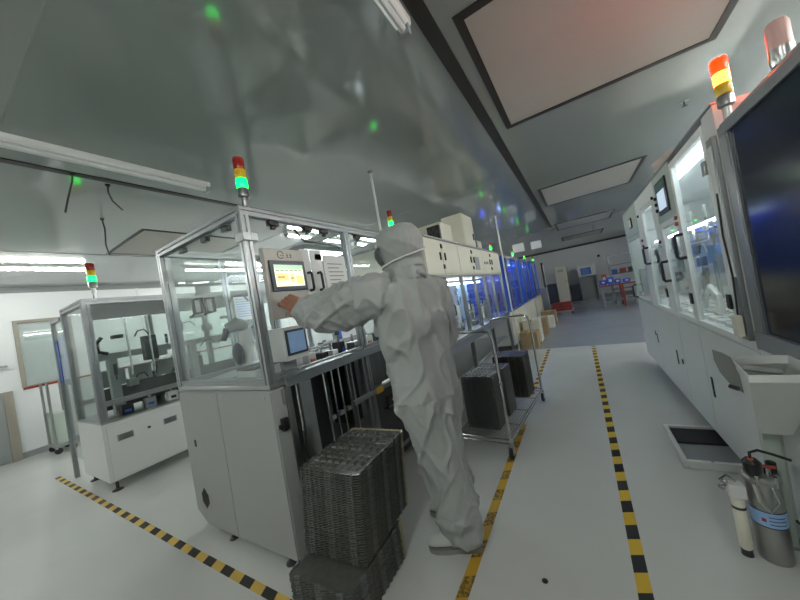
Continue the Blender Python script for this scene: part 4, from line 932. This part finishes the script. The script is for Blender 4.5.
tmp = bpy.data.objects.new('body_tmp', src); COL.objects.link(tmp)
rm = tmp.modifiers.new('r', 'REMESH'); rm.mode = 'VOXEL'; rm.voxel_size = .0052
sm = tmp.modifiers.new('s', 'SMOOTH'); sm.factor = .5; sm.iterations = 4
bpy.context.view_layer.update()
dg = bpy.context.evaluated_depsgraph_get()
body = bpy.data.meshes.new_from_object(tmp.evaluated_get(dg)); body.name = 'body'
bpy.data.objects.remove(tmp); bpy.data.meshes.remove(src)
# cloth folds; hands and face stay smooth
me = body; nv = len(me.vertices)
loc0 = Vector(pr.location)
def handness(p): return p.x < W.x-.012 or (p-WR).dot(hd2) > .01 and (p-WR).length < .2
def face(p):
    q = p-HD; return q.dot(FH) > .08 and -.11 < q.z < .045 and abs(q.dot(SH)) < .075
def seg_t(p, a, b_):
    d = b_-a; return max(0, min(1, (p-a).dot(d)/d.length_squared))
new = []
norms = [v.normal.copy() for v in me.vertices]
for i, v in enumerate(me.vertices):
    p = v.co.copy()
    if handness(p) or face(p): new.append(p); continue
    q = p-HD
    def crest(w): return max(0., 1-3.2*abs(noise.noise(w)))**1.4
    if q.z > -.12: amp = .006; n_ = .7*noise.noise(p*9)+.5*crest(V(p.x*7+p.z*8, p.y*7, p.z*5))
    else:
        amp = .02
        if p.z < .86:      # legs: long slanting drag lines, bunched hems
            n_ = .8*noise.noise(V(p.x*7+p.z*2, p.y*7-p.z*1.5, p.z*1.6))+1.0*crest(V(p.x*9-p.z*4.2, p.y*9+p.z*1.6, p.z*1.0+5))+.7*crest(V(p.x*11+p.z*5.5, p.y*11, p.z*1.4+2))
            if p.z < .25: n_ += .35*math.sin(p.z*62+4*noise.noise(p*6))
        elif (p-Ls).dot(EL-Ls) > 0 and p.x < -.93 and p.z > 1.2:   # reaching sleeve
            n_ = .7*noise.noise(V(p.x*6+p.z*7, p.y*6, p.z*7))+1.0*crest(V(p.x*5-p.z*11, p.y*8, p.z*2+3))+.6*crest(V(p.x*12+p.z*7, p.y*5, p.z*4))
        else:              # back: folds running down from the shoulders
            n_ = .8*noise.noise(V(p.x*6, p.y*6, p.z*2+2))+1.0*crest(V(p.x*9+p.z*2.4, p.y*9-p.z*2.0, p.z*.9+9))+.7*crest(V(p.x*8-p.z*4, p.y*8+p.z*3, p.z*1.5+4))
    new.append(p+norms[i]*amp*(n_-.35))
for v, p in zip(me.vertices, new): v.co = p
me.materials.clear()
for q in (M_SUIT, M_SKIN): me.materials.append(q)
mi = []
for pg in me.polygons:
    c_ = pg.center; mi.append(1 if handness(c_) or face(c_) else 0)
me.polygons.foreach_set('material_index', mi); me.polygons.foreach_set('use_smooth', [True]*len(mi))
me.transform(Matrix.Translation(-loc0)); me.update()
bo = bpy.data.objects.new('body', me); COL.objects.link(bo); bo.parent = pr; ROOT[bo.name] = loc0
# mask, eyes, straps, shoes, cuffs, seams
mk = MB()
rings = []
for k in range(13):
    a = -1.15+2.3*k/12; row = []
    for z, r in ((-.1, .105), (-.07, .13), (-.035, .145), (-.005, .143), (.006, .137)):
        row.append(HD+FH*(r*math.cos(a)+.004)+SH*(r*.86*math.sin(a))+V(0, 0, z))
    for z, r in ((.006, .132), (-.005, .138), (-.035, .139), (-.07, .124), (-.1, .1)):
        row.append(HD+FH*(r*math.cos(a)+.002)+SH*(r*.86*math.sin(a))+V(0, 0, z))
    rings.append(row)
mk.loft(rings).build('face_mask', M_MASK, pr, ang=60)
for s_ in (-1, 1):
    o = MB().ell(HD+FH*.12+SH*.034*s_+V(0, 0, .004), .012, .012, .009).build('eye', M_PAPER, bo)
    MB().ell(HD+FH*.13+SH*.034*s_+V(0, 0, .004), .004, .005, .005).build('iris', M_BLACK, o)
hc = HD+V(0, 0, -.01)
st = MB(); pts = []
for k in range(23):
    a = .95+(2*math.pi-1.9)*k/22; u = math.sin(math.pi*k/22)
    pts.append(HD+FH*(.138*math.cos(a)-.006*u)+SH*(.117*math.sin(a))*(1-.1*k/22)+V(0, 0, .012-.115*k/22))
st.tube(pts, .0045, 6)
st.build('mask_strap', M_PAPER, pr)
def seam(pts, r=.004): return MB().tube(pts, r, 6)
# collar fold where the hood tucks in
cl = MB(); 
cl.tube([NK+ST*(.1*math.cos(t))+FT*(.105*math.sin(t))+V(0, 0, -.018+.012*math.sin(3*t)) for t in [2*math.pi*k/24 for k in range(25)]], .014, 8)
cl.build('hood_collar', M_SUIT, pr)
cu = MB(); d = (W-EL).normalized(); a_ = d.cross(V(0, 0, 1)).normalized(); b2 = a_.cross(d)
cu.tube([W-d*.012+(a_*math.cos(t)+b2*math.sin(t))*.05 for t in [2*math.pi*k/16 for k in range(17)]], .011, 8); cu.build('cuff', M_SUIT, pr)
def shoe(heel, toe, name='shoe'):
    d = (toe-heel); L = d.length; d.normalize(); s = V(-d.y, d.x, 0)
    prof = ((0, .03, .06), (.06, .04, .09), (.25, .043, .095), (.45, .043, .085), (.65, .048, .065), (.85, .046, .052), (.96, .034, .04), (1., .016, .03))
    up = MB()
    up.loft([[heel+d*(L*u)+s*(w_*math.cos(t))+V(0, 0, .022+(h/2)*(1+math.sin(t))) for t in [2*math.pi*k/16 for k in range(16)]] for u, w_, h in prof])
    o = up.build(name, M_SHOE, pr, ang=60)
    so = MB(); out = [(u, w_*1.06) for u, w_, h in prof]
    ol = [heel+d*(L*u)+s*w_ for u, w_ in out]+[heel+d*(L*u)-s*w_ for u, w_ in reversed(out)]
    so.loft([[q+V(0, 0, .0) for q in ol], [q+V(0, 0, .026) for q in ol]]).build('sole', M_SOLE, o)
shoe(V(-.655, 1.50, 0), V(-.925, 1.40, 0)); shoe(V(-.77, 1.7, 0), V(-1.04, 1.66, 0))
# ------------------------------------------------------------------ far end of the room
lk = thing('locker', 'tall pale metal locker against the far wall', 'locker', (-.73, 17.1, 0))
bx('body', M_CREAM, lk, -.98, -.48, 16.9, 17.3, .04, 1.75); bx('door', M_CREAM, lk, -.965, -.495, 16.888, 16.9, .06, 1.73)
MB().box(-.56, -.54, 16.872, 16.888, .95, 1.08).build('handle', M_DKGREY, lk, .003); bx('plinth', M_DKGREY, lk, -.96, -.5, 16.92, 17.28, 0, .04)
for k in range(3): MB().box(-.85, -.6, 16.886, 16.888, 1.52+.04*k, 1.535+.04*k).build('vent_slot', M_DKGREY, lk, smooth=False)
for x0_, x1_, h, l in ((-1.42, -1.02, 1.0, 'dark grey cabinet standing left of the pale locker'), (-.44, -.06, .78, 'low dark bin between the pale locker and the grey cubicle')):
    t = thing('dark_cabinet', l, 'cabinet', ((x0_+x1_)/2, 17.05, 0)); bx('body', M_DKGREY, t, x0_, x1_, 16.85, 17.25, .03, h); bx('door', M_NAVY, t, x0_+.015, x1_-.015, 16.84, 16.85, .05, h-.03); bx('plinth', M_BLACK, t, x0_+.02, x1_-.02, 16.87, 17.23, 0, .03)
cb = thing('pass_through_cubicle', 'grey cubicle with a white head and a blue notice at the far wall', 'cubicle', (.36, 17.2, 0))
bx('side', M_GREY, cb, .0, .06, 16.9, 17.5, 0, 1.1); bx('side', M_GREY, cb, .66, .72, 16.9, 17.5, 0, 1.1); bx('head', M_PAPER, cb, -.02, .74, 16.85, 17.5, 1.1, 1.62); bx('grey_curtain', M_GREY, cb, .06, .66, 17.1, 17.13, 0, 1.1)
o = MB().box(.11, .53, 16.835, 16.85, 1.17, 1.5).build('blue_notice', M_BLUE, cb, .002)
for k in range(4): MB().box(.15, .49-.05*(k % 2), 16.832, 16.835, 1.22+.065*k, 1.245+.065*k).build('notice_line', M_LBLUE, o, smooth=False)
dk = thing('work_bench', 'work bench with a red front edge at the far right', 'table', (.95, 12.4, 0))
bx('top', M_WHITE, dk, .55, 1.6, 12.0, 12.8, .72, .76); MB().box(.55, 1.6, 11.985, 12.0, .72, .765).build('front_edge', M_RED, dk, .002)
for x in (.6, 1.15, 1.55):
    for y in (12.05, 12.75): MB().prof((x, y, 0), (x, y, .72), .05).build('leg', M_ALU if x != 1.15 else M_RED, dk, smooth=False)
bx('lower_shelf', M_GREY, dk, .62, 1.53, 12.08, 12.72, .2, .23)
for k, (x, y, a, h, m, l) in enumerate(((.66, 12.3, .09, .17, M_BLUE, 'blue bin at the left end of the work bench'), (.86, 12.25, .1, .24, M_BLUE, 'taller blue bin on the work bench'), (1.06, 12.3, .09, .15, M_BLUE, 'blue bin beside the red bench leg'), (1.3, 12.3, .1, .12, M_BLUE, 'flat blue bin at the right end of the work bench'), (.72, 12.6, .08, .36, M_ORANGE, 'orange box behind the blue bins on the work bench'))):
    t = thing('storage_bin', l, 'bin', (x, y, .76))
    MB().loft([[(x+sx_*a*.85, y+sy_*.11, .762) for sx_, sy_ in ((-1, -1), (1, -1), (1, 1), (-1, 1))], [(x+sx_*a, y+sy_*.13, .76+h) for sx_, sy_ in ((-1, -1), (1, -1), (1, 1), (-1, 1))], [(x+sx_*a*.9, y+sy_*.115, .76+h) for sx_, sy_ in ((-1, -1), (1, -1), (1, 1), (-1, 1))], [(x+sx_*a*.8, y+sy_*.1, .775) for sx_, sy_ in ((-1, -1), (1, -1), (1, 1), (-1, 1))]]).build('bin_body', m, t, .002)
    MB().box(x-.04, x+.04, y-.136, y-.128, .76+h*.4, .76+h*.75).build('bin_label', M_PAPER, t, smooth=False)
rk = thing('open_rack', 'slim open rack with shelves standing behind the work bench', 'rack', (1.35, 13.3, 0))
for x in (.98, 1.9):
    for y in (13.1, 13.5): MB().prof((x, y, 0), (x, y, 1.75), .04).build('upright', M_ALU, rk, smooth=False)
for z, m in ((1.72, M_GREY), (1.36, M_GREY), (1.05, M_DKGREY), (.5, M_GREY)): bx('rack_shelf', m, rk, .96, 1.92, 13.08, 13.52, z, z+.03)
for k, (x, z, m, l) in enumerate(((1.1, 1.08, M_BLUE, 'small blue box on the open rack beside the red one'), (1.35, 1.08, M_RED, 'small red box on the open rack'), (1.6, 1.08, M_DKGREY, 'small dark box on the open rack'), (1.2, .53, M_CREAM, 'pale box on the bottom shelf of the open rack'))):
    t = thing('rack_box', l, 'box', (x, 13.25, z)); bx('body', m, t, x-.09, x+.09, 13.14, 13.36, z+.002, z+.14); bx('lid', M_GREY, t, x-.095, x+.095, 13.135, 13.365, z+.14, z+.16)
# crates on a dolly in the aisle
dy = thing('crate_dolly', 'flat dolly carrying red trays on the far floor', 'dolly', (-.62, 11.9, 0))
bx('deck', M_GREY, dy, -.98, -.3, 11.6, 12.2, .1, .14)
for x in (-.92, -.36):
    for y in (11.68, 12.12): MB().lathe((x-.015, y, .05), [(.04, 0), (.05, .005), (.05, .025), (.04, .03)], 14, 'x').build('wheel', M_RUBBER, dy)
for k in range(3):
    t = thing('red_crate', ['red crate at the bottom of the dolly pile', 'red crate in the middle of the dolly pile', 'red crate on top of the dolly pile'][k], 'crate', (-.62, 11.9, .14+.09*k))
    z = .14+.09*k
    MB().box(-.93, -.35, 11.65, 12.15, z, z+.012).box(-.93, -.91, 11.65, 12.15, z+.012, z+.085).box(-.37, -.35, 11.65, 12.15, z+.012, z+.085).box(-.91, -.37, 11.65, 11.67, z+.012, z+.085).box(-.91, -.37, 12.13, 12.15, z+.012, z+.085).build('crate_shell', M_RED, t, .003)
    MB().box(-.7, -.58, 11.645, 11.65, z+.045, z+.07).build('hand_hole', M_BLACK, t, smooth=False)
# small things on walls and ceiling
cc = thing('ceiling_camera', 'small dark dome camera on the far wall', 'camera', (.98, Y1, 1.98)); MB().box(.94, 1.02, Y1-.04, Y1, 1.94, 2.02).build('bracket', M_GREY, cc, .003); MB().ell((.98, Y1-.08, 1.97), .06, .06, .06).build('dome', M_BLACK, cc)
sp = thing('sprinkler', 'small dark sprinkler head in the ceiling near the red lamp', 'sprinkler', (1.03, 3.71, HC)); MB().lathe((1.03, 3.71, HC-.006), [(.035, 0), (.035, .006)], 16).build('rosette', M_GREY, sp); MB().lathe((1.03, 3.71, HC-.05), [(.02, 0), (.022, .004), (.006, .008), (.006, .044)], 12).build('head', M_DKGREY, sp)
def loose_cable(x, y, pts, label):
    t = thing('loose_cable', label, 'cable', (x, y, HC)); MB().lathe((x, y, HC-.012), [(.016, 0), (.016, .012)], 12).build('grommet', M_BLACK, t)
    MB().tube([(x, y, HC-.01)]+[(x+a, y+b_, HC-c_) for a, b_, c_ in pts], .006, 8).build('wire', M_DKGREY, t)
loose_cable(-3.03, .95, [(-.01, .0, .06), (-.02, .02, .12), (.02, .06, .2)], 'short bent cable hanging next to the dark ceiling channel')
loose_cable(-3.86, 1.125, [(.0, .01, .1), (-.01, .0, .25), (0, .01, .36)], 'thin cable hanging straight down from the ceiling above the test cell')
loose_cable(-2.95, .74, [(-.03, -.0, .05), (-.1, -.02, .16), (-.16, -.03, .24)], 'dark cable slanting down from the ceiling channel')
# trolley by the left wall
tr = thing('wall_trolley', 'small grey trolley with upright posts before the window wall', 'trolley', (-7.3, 1.2, 0))
for x in (-7.5, -7.1):
    for y in (1.12, 1.32): MB().cyl((x, y, .08), (x, y, 1.1), .016, 10).build('post', M_STEEL, tr)
bx('deck', M_GREY, tr, -7.52, -7.08, 1.1, 1.34, .1, .14); bx('bin_body', M_GREEN, tr, -7.48, -7.12, 1.13, 1.31, .14, .6)
MB().cyl((-7.5, 1.12, .62), (-7.1, 1.12, .62), .012, 8).build('rail', M_STEEL, tr)
for x in (-7.48, -7.12):
    for y in (1.14, 1.3): MB().lathe((x-.012, y, .045), [(.035, 0), (.045, .004), (.045, .02), (.035, .024)], 14, 'x').build('wheel', M_RUBBER, tr)
fs = thing('floor_bolt', 'tiny dark bolt head in the open floor beside the worn tape', 'bolt', (-.344, 1.405, 0)); MB().lathe((-.344, 1.405, 0), [(.011, 0), (.011, .003), (.006, .005)], 10).build('head', M_BLACK, fs); MB().lathe((-.344, 1.405, 0), [(.014, 0), (.014, .0012)], 12).build('washer', M_DKGREY, fs)
